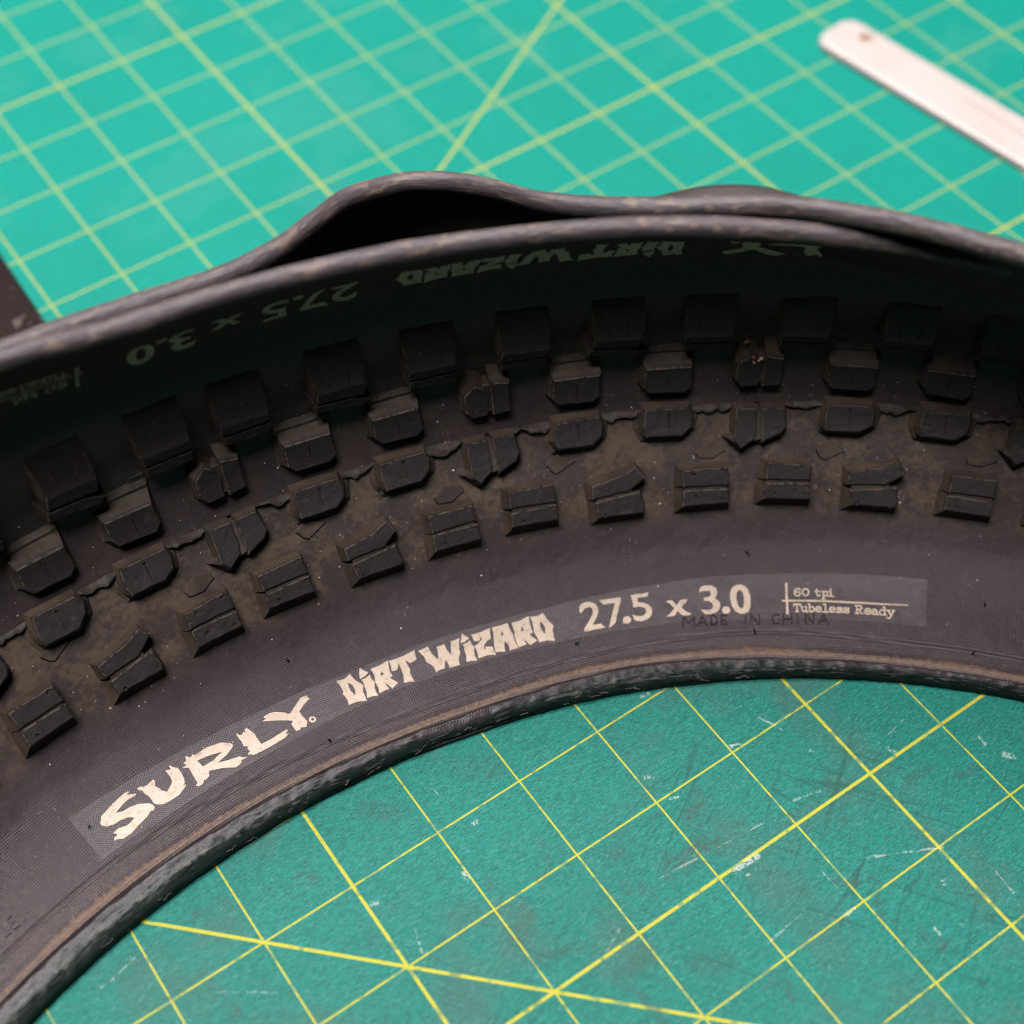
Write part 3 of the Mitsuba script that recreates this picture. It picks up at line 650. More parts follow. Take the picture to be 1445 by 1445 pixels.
TEXT = json.loads('''{"SURLY":[[[[97.847,27.78],[97.746,28.1],[97.568,29.1],[97.204,29.4],[96.905,29.8],[96.401,30.16],[95.989,30.45],[95.663,30.32],[95.687,29.97],[95.857,29.7],[95.406,28.57],[95.502,28.27],[95.949,28.5],[96.365,28.21],[96.869,27.5],[96.53,26.7],[96.07,26.54],[95.626,25.9],[95.143,24.36],[95.04,23.18],[95.064,22.55],[95.22,22.1],[95.372,22.37],[95.66,21.69],[96.319,21.11],[96.847,20.5],[97.394,20.53],[97.655,21.34],[97.833,21.61],[97.785,22.21],[97.564,22.3],[97.5,22.72],[97.665,23.44],[97.246,23.69],[96.82,22.9],[96.523,23.06],[96.234,23.48],[96.512,24.62],[96.918,25.17],[97.328,25.31],[97.668,25.93],[97.844,26.91]]],
[[[95.192,29.53],[95.026,29.58],[94.904,28.93],[94.678,28.83],[94.234,29.18],[94.233,28.4],[94.369,27.34],[94.207,26.07],[94.241,25.62],[94.021,24.28],[93.736,25.0],[93.493,25.72],[93.405,27.25],[93.446,29.32],[93.317,29.3],[93.256,28.96],[93.15,29.16],[93.148,29.98],[93.057,29.87],[93.021,29.34],[92.799,28.01],[92.804,26.36],[92.841,25.07],[92.965,23.65],[93.086,23.63],[92.951,23.03],[93.194,22.43],[93.552,21.79],[94.056,21.68],[94.554,22.0],[94.833,22.72],[94.955,23.59],[94.938,25.82],[95.037,27.02],[95.061,28.37],[95.208,29.03]]],
[[[92.16,29.71],[92.046,29.73],[91.992,29.08],[91.867,28.85],[91.75,29.28],[91.659,28.77],[90.899,28.89],[90.122,28.16],[89.65,26.66],[89.589,25.77],[89.731,25.22],[90.226,24.25],[90.836,23.65],[90.283,22.77],[89.612,22.06],[89.549,21.54],[89.255,20.82],[89.639,20.8],[89.737,20.26],[89.866,19.99],[90.136,19.87],[90.798,21.7],[91.415,22.82],[91.527,22.84],[91.628,21.66],[91.854,21.39],[91.997,21.52],[92.149,20.84],[92.442,20.8],[92.528,21.59],[92.378,21.77],[92.355,23.87],[92.303,26.68],[92.626,27.56],[92.339,27.61],[92.411,28.49],[92.191,28.75]],
[[91.713,27.13],[91.057,26.64],[90.323,25.75],[90.965,24.88],[91.625,24.88]]],
[[[89.145,28.02],[89.048,28.06],[88.994,27.21],[88.844,27.16],[88.741,27.67],[88.648,27.25],[88.61,28.1],[88.451,28.13],[88.4,27.51],[88.245,25.63],[88.26,24.7],[88.216,22.12],[87.597,22.02],[86.543,22.44],[86.533,22.08],[86.81,21.18],[87.434,21.24],[87.06,21.2],[86.545,21.29],[86.818,20.54],[87.55,20.24],[88.249,20.22],[88.93,20.36],[88.994,20.89],[89.173,21.25],[89.152,21.68],[88.952,21.76],[89.034,22.66],[88.932,23.52],[89.133,23.94],[89.095,25.3],[89.12,26.67]]],
[[[87.31,28.66],[87.015,28.83],[86.727,28.64],[86.351,27.57],[86.128,26.78],[86.115,26.33],[85.961,26.03],[85.512,27.34],[85.02,28.8],[84.653,28.79],[84.622,28.31],[84.675,28.28],[84.548,27.6],[85.031,26.62],[85.411,25.5],[85.43,24.9],[85.294,21.8],[85.521,20.58],[85.805,21.15],[85.871,20.66],[86.129,20.78],[86.185,23.12],[86.015,23.82],[86.287,24.75],[86.972,26.43],[87.518,27.64],[87.368,27.87],[87.222,27.8],[87.367,28.44]]],
[[[84.799,21.27],[84.834,21.05],[84.885,20.89],[84.945,20.82],[85.01,20.84],[85.072,20.94],[85.126,21.13],[85.166,21.38],[85.189,21.66],[85.192,21.95],[85.175,22.22],[85.139,22.44],[85.089,22.59],[85.029,22.67],[84.964,22.65],[84.902,22.54],[84.848,22.36],[84.808,22.11],[84.785,21.83],[84.781,21.54]],
[[84.892,21.57],[84.908,21.47],[84.93,21.4],[84.956,21.36],[84.984,21.36],[85.01,21.41],[85.033,21.49],[85.049,21.59],[85.058,21.72],[85.059,21.85],[85.051,21.97],[85.035,22.07],[85.013,22.14],[84.987,22.18],[84.959,22.17],[84.933,22.13],[84.911,22.05],[84.894,21.94],[84.885,21.82],[84.884,21.69]]]],"DIRT":[[[[82.745,28.92],[82.304,28.6],[81.875,29.3],[81.778,27.36],[81.459,24.81],[81.626,23.27],[81.643,21.5],[81.668,20.19],[82.093,20.91],[82.462,21.17],[82.731,21.1],[82.665,22.65],[82.699,24.08],[82.76,24.77],[82.653,25.42],[82.663,27.1]],
[[82.202,27.29],[82.024,26.13],[82.004,24.54],[82.117,23.0],[82.235,24.38],[82.272,25.79]]],
[[[81.238,29.73],[80.877,27.61],[81.119,27.06],[81.465,26.81],[81.409,28.1]]],
[[[81.411,26.47],[81.134,26.44],[80.851,26.95],[80.881,25.91],[80.785,24.38],[80.923,22.89],[80.956,21.6],[80.926,20.29],[81.235,20.73],[81.588,20.93],[81.445,22.65],[81.414,24.6],[81.38,25.41]]],
[[[80.682,28.34],[80.111,28.28],[79.553,28.81],[79.653,27.16],[79.711,25.53],[79.672,24.12],[79.88,23.87],[79.542,21.58],[80.01,20.65],[80.114,21.99],[80.277,23.07],[80.173,20.87],[80.428,20.95],[80.8,20.71],[80.723,22.47],[80.758,24.44],[80.647,25.65],[80.638,27.17]],
[[80.315,25.41],[80.178,26.56],[80.089,25.4]]],
[[[79.514,28.52],[79.037,28.37],[78.517,28.48],[77.902,28.98],[77.964,27.69],[77.98,26.31],[78.168,26.0],[78.447,25.75],[78.589,27.1],[78.629,25.87],[78.576,24.23],[78.674,23.08],[78.64,20.21],[78.928,20.65],[79.233,20.9],[79.076,23.18],[79.057,25.14],[79.048,26.98],[79.284,25.25],[79.629,25.48],[79.525,26.92]]]],"WIZARD":[[[[77.727,28.41],[77.384,28.45],[77.107,28.72],[77.04,26.35],[76.813,24.1],[76.668,25.93],[76.627,27.81],[76.289,27.78],[76.135,27.85],[76.143,26.36],[75.993,24.14],[75.848,26.31],[75.725,28.05],[75.462,28.06],[75.146,28.31],[75.309,26.96],[75.421,25.19],[75.448,23.8],[75.619,22.87],[75.711,21.68],[75.738,20.5],[76.03,20.65],[76.356,20.64],[76.372,22.34],[76.416,23.42],[76.555,22.21],[76.65,21.03],[76.955,21.0],[77.223,20.65],[77.218,22.03],[77.319,23.43],[77.526,24.58],[77.514,26.3]]],
[[[74.964,29.37],[74.626,27.31],[74.918,26.79],[75.221,26.61]]],
[[[75.135,26.15],[74.87,26.28],[74.622,26.76],[74.63,25.48],[74.522,24.33],[74.655,23.1],[74.682,21.59],[74.655,20.21],[74.953,20.57],[75.301,20.83],[75.182,22.38],[75.149,24.54],[75.094,25.1]]],
[[[74.454,28.23],[73.889,28.14],[73.285,28.63],[73.369,27.09],[73.424,25.48],[73.674,25.14],[73.932,24.21],[74.043,22.84],[73.974,22.73],[73.89,23.6],[73.489,22.9],[73.522,21.84],[73.483,20.27],[73.981,20.85],[74.533,20.69],[74.477,22.61],[74.5,24.63],[74.179,25.23],[73.955,25.99],[73.94,26.51],[74.004,26.49],[74.144,25.72],[74.413,26.13]]],
[[[73.173,28.59],[72.65,28.51],[72.171,28.62],[72.196,27.06],[72.098,24.99],[72.12,23.05],[72.053,20.53],[72.331,20.57],[72.599,20.42],[72.555,22.32],[72.702,23.62],[72.818,22.24],[72.883,20.37],[73.134,20.8],[73.461,21.05],[73.384,23.04],[73.256,25.49],[73.168,27.09]],
[[72.689,26.97],[72.632,25.92],[72.724,25.18],[72.793,25.6]]],
[[[71.965,28.36],[71.434,28.43],[70.865,29.15],[70.917,27.59],[70.936,25.9],[70.919,24.14],[71.154,23.78],[70.813,21.42],[71.299,20.54],[71.437,21.72],[71.601,22.81],[71.504,21.03],[71.795,20.85],[72.02,20.7],[72.042,22.29],[72.04,24.26],[71.961,25.46],[71.956,27.18]],
[[71.589,25.31],[71.443,26.74],[71.379,25.26]]],
[[[70.8,28.82],[70.416,28.59],[69.992,29.01],[69.876,27.02],[69.606,24.78],[69.73,23.39],[69.769,21.68],[69.792,20.04],[70.251,20.8],[70.729,20.71],[70.744,22.17],[70.846,23.95],[70.804,25.09],[70.764,26.98]],
[[70.327,26.89],[70.157,25.84],[70.123,24.28],[70.256,22.8],[70.366,24.13],[70.379,25.66]]]],"27.5":[[[[67.826,28.46],[67.668,29.28],[67.376,29.69],[67.078,29.46],[66.814,28.51],[66.718,27.45],[66.769,26.11],[66.957,24.48],[67.318,22.49],[66.786,22.46],[66.725,21.73],[66.557,21.17],[66.807,20.93],[67.358,20.99],[67.866,20.77],[67.898,21.62],[67.486,23.76],[67.18,25.49],[67.072,26.68],[67.093,27.58],[67.243,28.07],[67.488,27.85],[67.722,27.08],[67.82,26.49],[67.856,27.51]]],
[[[66.589,29.58],[65.995,29.47],[65.265,29.38],[65.287,28.43],[65.522,26.26],[65.886,22.33],[65.977,21.69],[66.41,20.57],[66.208,22.6],[65.677,27.95],[65.985,28.01],[66.373,27.99],[66.452,28.78]]],
[[[64.953,22.1],[64.982,21.75],[65.032,21.46],[65.099,21.25],[65.176,21.14],[65.255,21.15],[65.328,21.26],[65.389,21.48],[65.432,21.77],[65.451,22.12],[65.446,22.48],[65.417,22.82],[65.367,23.11],[65.301,23.32],[65.225,23.43],[65.146,23.42],[65.073,23.31],[65.012,23.09],[64.969,22.8],[64.949,22.46]]],
[[[64.657,29.62],[64.216,29.56],[63.754,29.59],[63.553,29.79],[63.7,28.49],[64.029,28.47],[64.3,28.46],[64.298,27.13],[63.982,26.82],[63.707,25.94],[63.577,24.86],[63.581,23.66],[63.724,22.34],[63.978,21.49],[64.346,21.18],[64.72,21.61],[64.759,22.46],[64.795,23.56],[64.502,22.92],[64.234,22.79],[64.041,23.16],[63.926,23.99],[63.946,24.91],[64.112,25.58],[64.374,25.8],[64.651,25.7],[64.62,27.75]]]],"x3.0":[[[[62.662,26.32],[62.295,26.55],[62.2,26.11],[62.049,24.77],[61.797,26.13],[61.675,26.41],[61.31,26.39],[61.462,25.51],[61.784,24.05],[61.584,22.79],[61.262,21.74],[61.363,21.46],[61.818,21.38],[62.048,23.03],[62.283,21.63],[62.492,21.52],[62.817,21.54],[62.548,22.37],[62.215,23.93],[62.427,25.43]]],
[[[60.596,28.07],[60.437,29.68],[60.14,30.01],[59.791,29.88],[59.528,29.02],[59.488,28.11],[59.542,27.01],[59.682,26.03],[59.448,24.92],[59.417,23.76],[59.498,22.62],[59.732,21.65],[60.108,21.2],[60.44,21.38],[60.637,22.82],[60.198,22.52],[59.964,22.79],[59.845,23.67],[59.901,24.73],[60.105,25.34],[60.368,25.49],[60.335,26.5],[60.071,26.4],[59.922,26.91],[59.877,27.68],[59.97,28.28],[60.185,28.47],[60.411,28.33]]],
[[[58.873,22.07],[58.896,21.72],[58.941,21.4],[59.003,21.16],[59.077,21.02],[59.155,20.98],[59.229,21.06],[59.292,21.25],[59.338,21.53],[59.362,21.86],[59.363,22.22],[59.339,22.58],[59.294,22.89],[59.232,23.13],[59.159,23.27],[59.082,23.3],[59.008,23.22],[58.945,23.04],[58.899,22.77],[58.874,22.43]]],
[[[58.076,29.84],[57.821,29.46],[57.627,28.31],[57.538,26.49],[57.552,24.66],[57.638,22.59],[57.789,21.21],[58.055,20.56],[58.319,20.75],[58.563,21.63],[58.715,23.31],[58.774,25.41],[58.744,26.99],[58.612,28.64],[58.368,29.58]],
[[58.137,28.19],[57.978,27.48],[57.93,25.88],[57.965,24.05],[58.061,22.68],[58.162,22.28],[58.302,22.85],[58.377,24.15],[58.393,25.99],[58.308,27.56]]]],"bars":[[[[55.376,30.14],[55.251,29.97],[55.356,20.06],[55.501,20.06]]],
[[[55.681,24.7],[53.634,24.76],[51.693,24.78],[49.759,24.8],[48.089,25.11],[48.102,24.76],[49.762,24.26],[51.7,24.1],[53.644,24.15],[55.692,24.19]]]],"small":[[[[54.824,27.2],[54.823,27.25],[54.723,27.91],[54.638,28.0],[54.54,27.7],[54.519,27.68],[54.498,27.71],[54.481,27.79],[54.474,27.89],[54.478,28.0],[54.493,28.08],[54.604,28.41],[54.632,28.43],[54.749,28.31],[54.777,28.23],[54.896,27.44],[54.906,27.32],[54.917,26.64],[54.91,26.51],[54.815,25.83],[54.801,25.77],[54.783,25.75],[54.643,25.75],[54.627,25.77],[54.612,25.82],[54.496,26.39],[54.482,26.51],[54.485,26.65],[54.536,27.21],[54.546,27.27],[54.561,27.31],[54.698,27.49],[54.729,27.46]],
[[54.83,26.71],[54.709,27.05],[54.606,26.91],[54.574,26.57],[54.654,26.19],[54.756,26.18]]],
[[[54.17,28.44],[54.188,28.45],[54.206,28.43],[54.35,28.09],[54.373,27.97],[54.44,27.18],[54.442,27.03],[54.399,26.24],[54.38,26.12],[54.245,25.79],[54.228,25.77],[54.209,25.79],[54.064,26.14],[54.041,26.27],[53.973,27.06],[53.971,27.21],[54.016,27.99],[54.036,28.11]],
[[54.194,28.01],[54.092,27.76],[54.056,27.13],[54.11,26.49],[54.22,26.23],[54.322,26.48],[54.357,27.11],[54.303,27.74]]],
[[[53.344,27.29],[53.327,27.37],[53.32,27.48],[53.325,27.58],[53.339,27.66],[53.36,27.69],[53.486,27.67],[53.48,28.13],[53.485,28.23],[53.499,28.31],[53.52,28.34],[53.541,28.31],[53.557,28.23],[53.564,28.12],[53.57,27.66],[53.64,27.65],[53.661,27.62],[53.677,27.54],[53.684,27.44],[53.68,27.33],[53.666,27.25],[53.645,27.22],[53.575,27.23],[53.586,26.43],[53.58,26.31],[53.529,25.9],[53.515,25.84],[53.496,25.82],[53.402,25.83],[53.384,25.85],[53.368,25.91],[53.307,26.28],[53.297,26.39],[53.298,26.5],[53.31,26.59],[53.329,26.63],[53.351,26.62],[53.369,26.55],[53.417,26.26],[53.468,26.25],[53.501,26.51],[53.491,27.24],[53.365,27.26]]],
[[[53.115,25.93],[53.086,25.83],[53.068,25.83],[52.954,25.96],[52.936,26.01],[52.922,26.09],[52.859,26.74],[52.854,26.83],[52.857,26.92],[52.906,27.52],[52.917,27.59],[52.933,27.63],[53.044,27.75],[53.063,27.74],[53.1,27.61],[53.115,27.69],[53.135,27.72],[53.221,27.7],[53.243,27.67],[53.259,27.59],[53.266,27.48],[53.261,27.38],[53.247,27.3],[53.226,27.27],[53.182,27.28],[53.207,25.33],[53.251,25.33],[53.273,25.29],[53.289,25.21],[53.297,25.1],[53.292,24.99],[53.278,24.91],[53.258,24.89],[53.069,24.91],[53.048,24.95],[53.031,25.03],[53.024,25.14],[53.029,25.25],[53.043,25.33],[53.064,25.35],[53.123,25.34]],
[[52.976,27.23],[52.942,26.81],[52.986,26.36],[53.059,26.28],[53.108,26.48],[53.101,27.07],[53.047,27.3]]],
[[[52.632,28.32],[52.637,28.43],[52.652,28.5],[52.672,28.53],[52.693,28.49],[52.709,28.41],[52.726,28.28],[52.732,28.17],[52.727,28.06],[52.713,27.99],[52.692,27.96],[52.671,28.0],[52.655,28.08],[52.639,28.21]]],
[[[52.852,26.3],[52.874,26.26],[52.89,26.18],[52.897,26.07],[52.893,25.96],[52.878,25.89],[52.858,25.86],[52.558,25.91],[52.536,25.95],[52.52,26.03],[52.513,26.14],[52.518,26.25],[52.532,26.32],[52.553,26.35],[52.661,26.33],[52.647,27.58],[52.652,27.69],[52.666,27.76],[52.687,27.79],[52.817,27.77],[52.838,27.73],[52.855,27.65],[52.861,27.54],[52.857,27.44],[52.842,27.36],[52.822,27.34],[52.733,27.35],[52.744,26.31]]],
[[[54.83,23.11],[54.87,21.15],[54.932,21.15],[54.941,20.7],[54.731,20.7],[54.722,21.15],[54.784,21.15],[54.745,23.11],[54.63,23.11],[54.639,22.62],[54.554,22.62],[54.541,23.34],[54.544,23.45],[54.558,23.53],[54.579,23.56],[54.98,23.55],[55.001,23.52],[55.018,23.44],[55.026,23.33],[55.041,22.61],[54.956,22.61],[54.946,23.11]]],
[[[54.545,21.3],[54.543,21.21],[54.534,21.13],[54.466,20.77],[54.451,20.72],[54.434,20.71],[54.349,20.77],[54.315,20.87],[54.313,20.83],[54.299,20.75],[54.279,20.72],[54.195,20.73],[54.173,20.76],[54.156,20.84],[54.148,20.96],[54.151,21.07],[54.165,21.15],[54.186,21.18],[54.227,21.17],[54.202,22.54],[54.206,22.65],[54.22,22.73],[54.24,22.76],[54.316,22.76],[54.337,22.73],[54.354,22.65],[54.362,22.53],[54.359,22.42],[54.345,22.34],[54.324,22.31],[54.291,22.31],[54.306,21.52],[54.365,21.2],[54.415,21.17],[54.458,21.4],[54.436,22.53],[54.44,22.64],[54.454,22.72],[54.474,22.75],[54.558,22.75],[54.58,22.72],[54.597,22.63],[54.605,22.52],[54.601,22.41],[54.587,22.33],[54.567,22.3],[54.525,22.3]]],
[[[54.119,20.96],[54.116,20.85],[54.102,20.76],[54.081,20.74],[54.059,20.77],[54.042,20.85],[54.038,20.9],[54.008,20.78],[53.979,20.74],[53.852,20.83],[53.832,20.87],[53.817,20.95],[53.732,21.69],[53.726,21.79],[53.729,21.9],[53.788,22.59],[53.8,22.66],[53.818,22.7],[53.941,22.78],[53.958,22.78],[53.974,22.74],[54.004,22.62],[53.991,23.37],[53.995,23.48],[54.009,23.56],[54.029,23.59],[54.113,23.58],[54.134,23.55],[54.151,23.47],[54.159,23.36],[54.155,23.25],[54.141,23.17],[54.12,23.14],[54.079,23.14]],
[[54.014,22.06],[53.944,22.33],[53.858,22.27],[53.817,21.78],[53.876,21.26],[53.964,21.2],[54.025,21.44]]],
[[[53.628,21.61],[53.35,21.6],[53.325,21.64],[53.307,21.74],[53.303,21.88],[53.316,22.36],[53.322,22.44],[53.333,22.5],[53.432,22.82],[53.46,22.84],[53.587,22.73],[53.603,22.7],[53.616,22.64],[53.719,21.97],[53.729,21.87],[53.728,21.75],[53.69,21.1],[53.682,21.02],[53.668,20.98],[53.547,20.72],[53.517,20.72],[53.366,21.01],[53.347,21.07],[53.335,21.18],[53.335,21.29],[53.345,21.39],[53.364,21.44],[53.386,21.43],[53.522,21.17],[53.613,21.36]],
[[53.602,22.06],[53.564,22.31],[53.47,22.39],[53.398,22.16],[53.395,22.05]]],
[[[53.147,21.19],[53.27,21.19],[53.292,21.16],[53.31,21.08],[53.318,20.97],[53.315,20.86],[53.301,20.77],[53.281,20.74],[52.946,20.73],[52.924,20.76],[52.907,20.84],[52.899,20.96],[52.902,21.07],[52.915,21.15],[52.936,21.18],[53.062,21.19],[53.029,23.38],[53.033,23.49],[53.046,23.57],[53.066,23.6],[53.212,23.6],[53.233,23.57],[53.251,23.49],[53.259,23.38],[53.256,23.27],[53.242,23.19],[53.221,23.16],[53.117,23.15]]],
[[[52.793,21.58],[52.515,21.58],[52.49,21.62],[52.472,21.73],[52.468,21.86],[52.483,22.34],[52.488,22.42],[52.5,22.48],[52.6,22.79],[52.628,22.82],[52.754,22.7],[52.77,22.67],[52.783,22.61],[52.885,21.93],[52.894,21.83],[52.893,21.71],[52.853,21.06],[52.845,20.98],[52.832,20.94],[52.71,20.69],[52.68,20.69],[52.53,20.99],[52.51,21.06],[52.499,21.16],[52.499,21.28],[52.51,21.37],[52.529,21.42],[52.551,21.41],[52.686,21.15],[52.777,21.33]],
[[52.768,22.03],[52.73,22.28],[52.637,22.36],[52.564,22.14],[52.561,22.03]]],
[[[52.123,22.53],[52.214,22.78],[52.243,22.8],[52.37,22.63],[52.394,22.55],[52.406,22.42],[52.42,21.99],[52.419,21.89],[52.409,21.8],[52.393,21.76],[52.149,21.44],[52.15,21.32],[52.251,21.15],[52.382,21.5],[52.401,21.52],[52.421,21.49],[52.438,21.42],[52.446,21.32],[52.46,20.98],[52.458,20.86],[52.446,20.77],[52.427,20.73],[52.405,20.75],[52.386,20.83],[52.375,20.95],[52.282,20.71],[52.251,20.7],[52.102,20.95],[52.078,21.03],[52.068,21.17],[52.061,21.63],[52.068,21.76],[52.089,21.84],[52.33,22.15],[52.328,22.23],[52.247,22.34],[52.115,21.98],[52.096,21.95],[52.076,21.98],[52.059,22.06],[52.051,22.16],[52.037,22.55],[52.039,22.66],[52.052,22.75],[52.072,22.79],[52.093,22.76],[52.112,22.69]]],
[[[51.707,22.55],[51.798,22.8],[51.827,22.82],[51.954,22.64],[51.978,22.57],[51.99,22.44],[52.003,22.0],[52.002,21.9],[51.992,21.82],[51.976,21.77],[51.731,21.46],[51.733,21.34],[51.834,21.17],[51.965,21.52],[51.984,21.54],[52.004,21.51],[52.02,21.43],[52.029,21.33],[52.042,20.99],[52.04,20.87],[52.028,20.79],[52.008,20.75],[51.986,20.77],[51.968,20.84],[51.957,20.97],[51.864,20.73],[51.833,20.72],[51.684,20.97],[51.66,21.06],[51.65,21.2],[51.644,21.66],[51.651,21.79],[51.672,21.86],[51.914,22.17],[51.911,22.25],[51.83,22.36],[51.699,22.0],[51.679,21.98],[51.659,22.01],[51.642,22.08],[51.634,22.19],[51.621,22.57],[51.623,22.69],[51.636,22.77],[51.656,22.81],[51.678,22.79],[51.696,22.71]]],
[[[50.88,22.43],[50.863,22.52],[50.855,22.64],[50.85,23.21],[50.855,23.32],[50.871,23.39],[50.984,23.69],[51.002,23.71],[51.272,23.72],[51.293,23.69],[51.311,23.61],[51.319,23.49],[51.315,23.38],[51.302,23.3],[51.281,23.27],[51.228,23.27],[51.249,21.24],[51.298,21.24],[51.32,21.21],[51.337,21.12],[51.345,21.01],[51.342,20.9],[51.329,20.81],[51.308,20.78],[51.107,20.78],[51.085,20.81],[51.067,20.89],[51.059,21.01],[51.062,21.12],[51.076,21.2],[51.097,21.23],[51.165,21.23],[51.156,22.03],[51.093,22.03],[50.998,21.01],[50.988,20.94],[50.973,20.91],[50.857,20.78],[50.835,20.79],[50.815,20.86],[50.803,20.96],[50.802,21.08],[50.812,21.18],[50.831,21.23],[50.929,21.33],[50.998,22.07]],
[[50.939,22.74],[51.025,22.48],[51.151,22.48],[51.143,23.27],[51.02,23.27],[50.936,23.05]]],
[[[50.675,21.66],[50.36,21.67],[50.341,21.69],[50.324,21.76],[50.315,21.86],[50.314,21.96],[50.333,22.46],[50.34,22.53],[50.352,22.59],[50.466,22.91],[50.491,22.93],[50.632,22.8],[50.661,22.71],[50.77,22.01],[50.781,21.9],[50.779,21.78],[50.729,21.1],[50.72,21.04],[50.707,20.99],[50.569,20.74],[50.542,20.75],[50.375,21.05],[50.355,21.12],[50.344,21.23],[50.343,21.34],[50.353,21.44],[50.372,21.49],[50.394,21.48],[50.547,21.2],[50.656,21.39]],
[[50.652,22.11],[50.61,22.37],[50.5,22.47],[50.413,22.23],[50.408,22.11]]],
[[[50.05,22.35],[50.048,22.26],[50.166,22.25],[50.192,22.2],[50.313,21.75],[50.327,21.67],[50.333,21.56],[50.33,21.46],[50.287,20.96],[50.275,20.88],[50.256,20.85],[50.139,20.8],[50.111,20.84],[50.033,21.12],[50.024,21.08],[49.918,20.84],[49.897,20.82],[49.876,20.87],[49.86,20.96],[49.855,21.08],[49.861,21.19],[49.877,21.26],[49.96,21.44],[49.956,22.1],[49.971,22.59],[49.98,22.69],[49.997,22.75],[50.126,22.94],[50.158,22.92],[50.277,22.59],[50.294,22.51],[50.303,22.4],[50.3,22.28],[50.287,22.2],[50.266,22.17],[50.245,22.2],[50.141,22.48]],
[[50.043,21.6],[50.139,21.26],[50.218,21.29],[50.237,21.51],[50.161,21.8],[50.041,21.81]]],
[[[49.547,22.76],[49.586,22.9],[49.614,22.94],[49.754,22.82],[49.774,22.78],[49.788,22.7],[49.872,21.98],[49.879,21.86],[49.875,21.75],[49.801,21.01],[49.789,20.94],[49.771,20.91],[49.632,20.84],[49.603,20.88],[49.557,21.05],[49.553,20.96],[49.54,20.88],[49.52,20.85],[49.426,20.87],[49.404,20.9],[49.388,20.98],[49.38,21.1],[49.384,21.21],[49.398,21.29],[49.418,21.32],[49.472,21.31],[49.459,23.58],[49.463,23.69],[49.477,23.76],[49.497,23.79],[49.604,23.78],[49.625,23.74],[49.642,23.66],[49.649,23.55],[49.646,23.44],[49.632,23.36],[49.611,23.33],[49.544,23.34]],
[[49.554,21.57],[49.63,21.3],[49.734,21.35],[49.788,21.89],[49.729,22.4],[49.626,22.48],[49.55,22.2]]],
[[[49.186,22.65],[49.178,22.76],[49.182,22.88],[49.196,22.96],[49.217,22.98],[49.38,22.96],[49.401,22.93],[49.418,22.85],[49.425,22.73],[49.422,22.62],[49.408,22.54],[49.387,22.51],[49.327,22.52],[49.188,21.06],[49.179,21.01],[49.218,20.54],[49.297,20.36],[49.349,20.54],[49.369,20.57],[49.391,20.55],[49.408,20.46],[49.417,20.35],[49.414,20.24],[49.401,20.15],[49.333,19.91],[49.314,19.87],[49.294,19.89],[49.175,20.16],[49.16,20.22],[49.149,20.3],[48.962,22.57],[48.921,22.58],[48.9,22.61],[48.883,22.69],[48.876,22.81],[48.88,22.92],[48.894,23.0],[48.914,23.03],[49.077,23.0],[49.099,22.97],[49.115,22.88],[49.123,22.77],[49.119,22.66],[49.105,22.58],[49.084,22.55],[49.051,22.56],[49.135,21.54],[49.229,22.53],[49.203,22.57]]]],"made":[[[[61.779,20.35],[61.579,18.8],[61.56,18.72],[61.533,18.7],[61.507,18.76],[61.197,20.06],[61.284,17.79],[61.283,17.66],[61.268,17.55],[61.245,17.51],[61.219,17.53],[61.197,17.61],[61.185,17.74],[61.074,20.66],[61.075,20.78],[61.087,20.88],[61.107,20.94],[61.13,20.94],[61.152,20.88],[61.522,19.34],[61.76,21.18],[61.777,21.26],[61.8,21.28],[61.823,21.25],[61.842,21.16],[61.852,21.05],[61.968,18.14],[61.967,18.01],[61.953,17.9],[61.929,17.85],[61.903,17.87],[61.881,17.96],[61.869,18.09]]],
[[[60.506,17.68],[60.493,17.57],[60.47,17.52],[60.444,17.53],[60.421,17.61],[60.408,17.73],[60.408,17.87],[60.57,20.91],[60.584,21.02],[60.609,21.07],[60.637,21.05],[60.659,20.95],[61.035,18.14],[61.045,18.01],[61.041,17.88],[61.025,17.79],[61.001,17.75],[60.975,17.78],[60.954,17.88],[60.841,18.72],[60.554,18.6]],
[[60.583,19.14],[60.774,19.22],[60.64,20.22]]],
[[[60.191,17.64],[59.989,17.56],[59.956,17.61],[59.794,18.14],[59.769,18.31],[59.718,19.19],[59.706,20.13],[59.719,20.31],[59.84,20.95],[59.868,21.01],[60.069,21.09],[60.095,21.07],[60.116,20.98],[60.127,20.85],[60.231,17.92],[60.229,17.79],[60.215,17.68]],
[[60.122,18.14],[60.037,20.55],[59.903,20.5],[59.808,20.0],[59.816,19.25],[59.859,18.51],[59.988,18.09]]],
[[[59.196,19.29],[59.466,19.38],[59.436,20.27],[59.103,20.16],[59.087,20.68],[59.468,20.8],[59.494,20.78],[59.515,20.69],[59.526,20.56],[59.622,17.74],[59.62,17.61],[59.605,17.5],[59.582,17.46],[59.197,17.33],[59.179,17.85],[59.514,17.97],[59.483,18.86],[59.213,18.77]]],
[[[57.952,20.07],[58.051,20.09],[58.137,17.25],[58.037,17.23]]],
[[[57.644,19.56],[57.279,16.9],[57.261,16.82],[57.238,16.8],[57.214,16.84],[57.196,16.94],[57.187,17.06],[57.101,20.14],[57.104,20.27],[57.119,20.37],[57.143,20.41],[57.169,20.38],[57.19,20.29],[57.2,20.16],[57.267,17.76],[57.632,20.41],[57.65,20.49],[57.673,20.51],[57.697,20.47],[57.715,20.38],[57.724,20.26],[57.815,17.18],[57.812,17.04],[57.797,16.94],[57.773,16.9],[57.747,16.93],[57.725,17.03],[57.715,17.16]]],
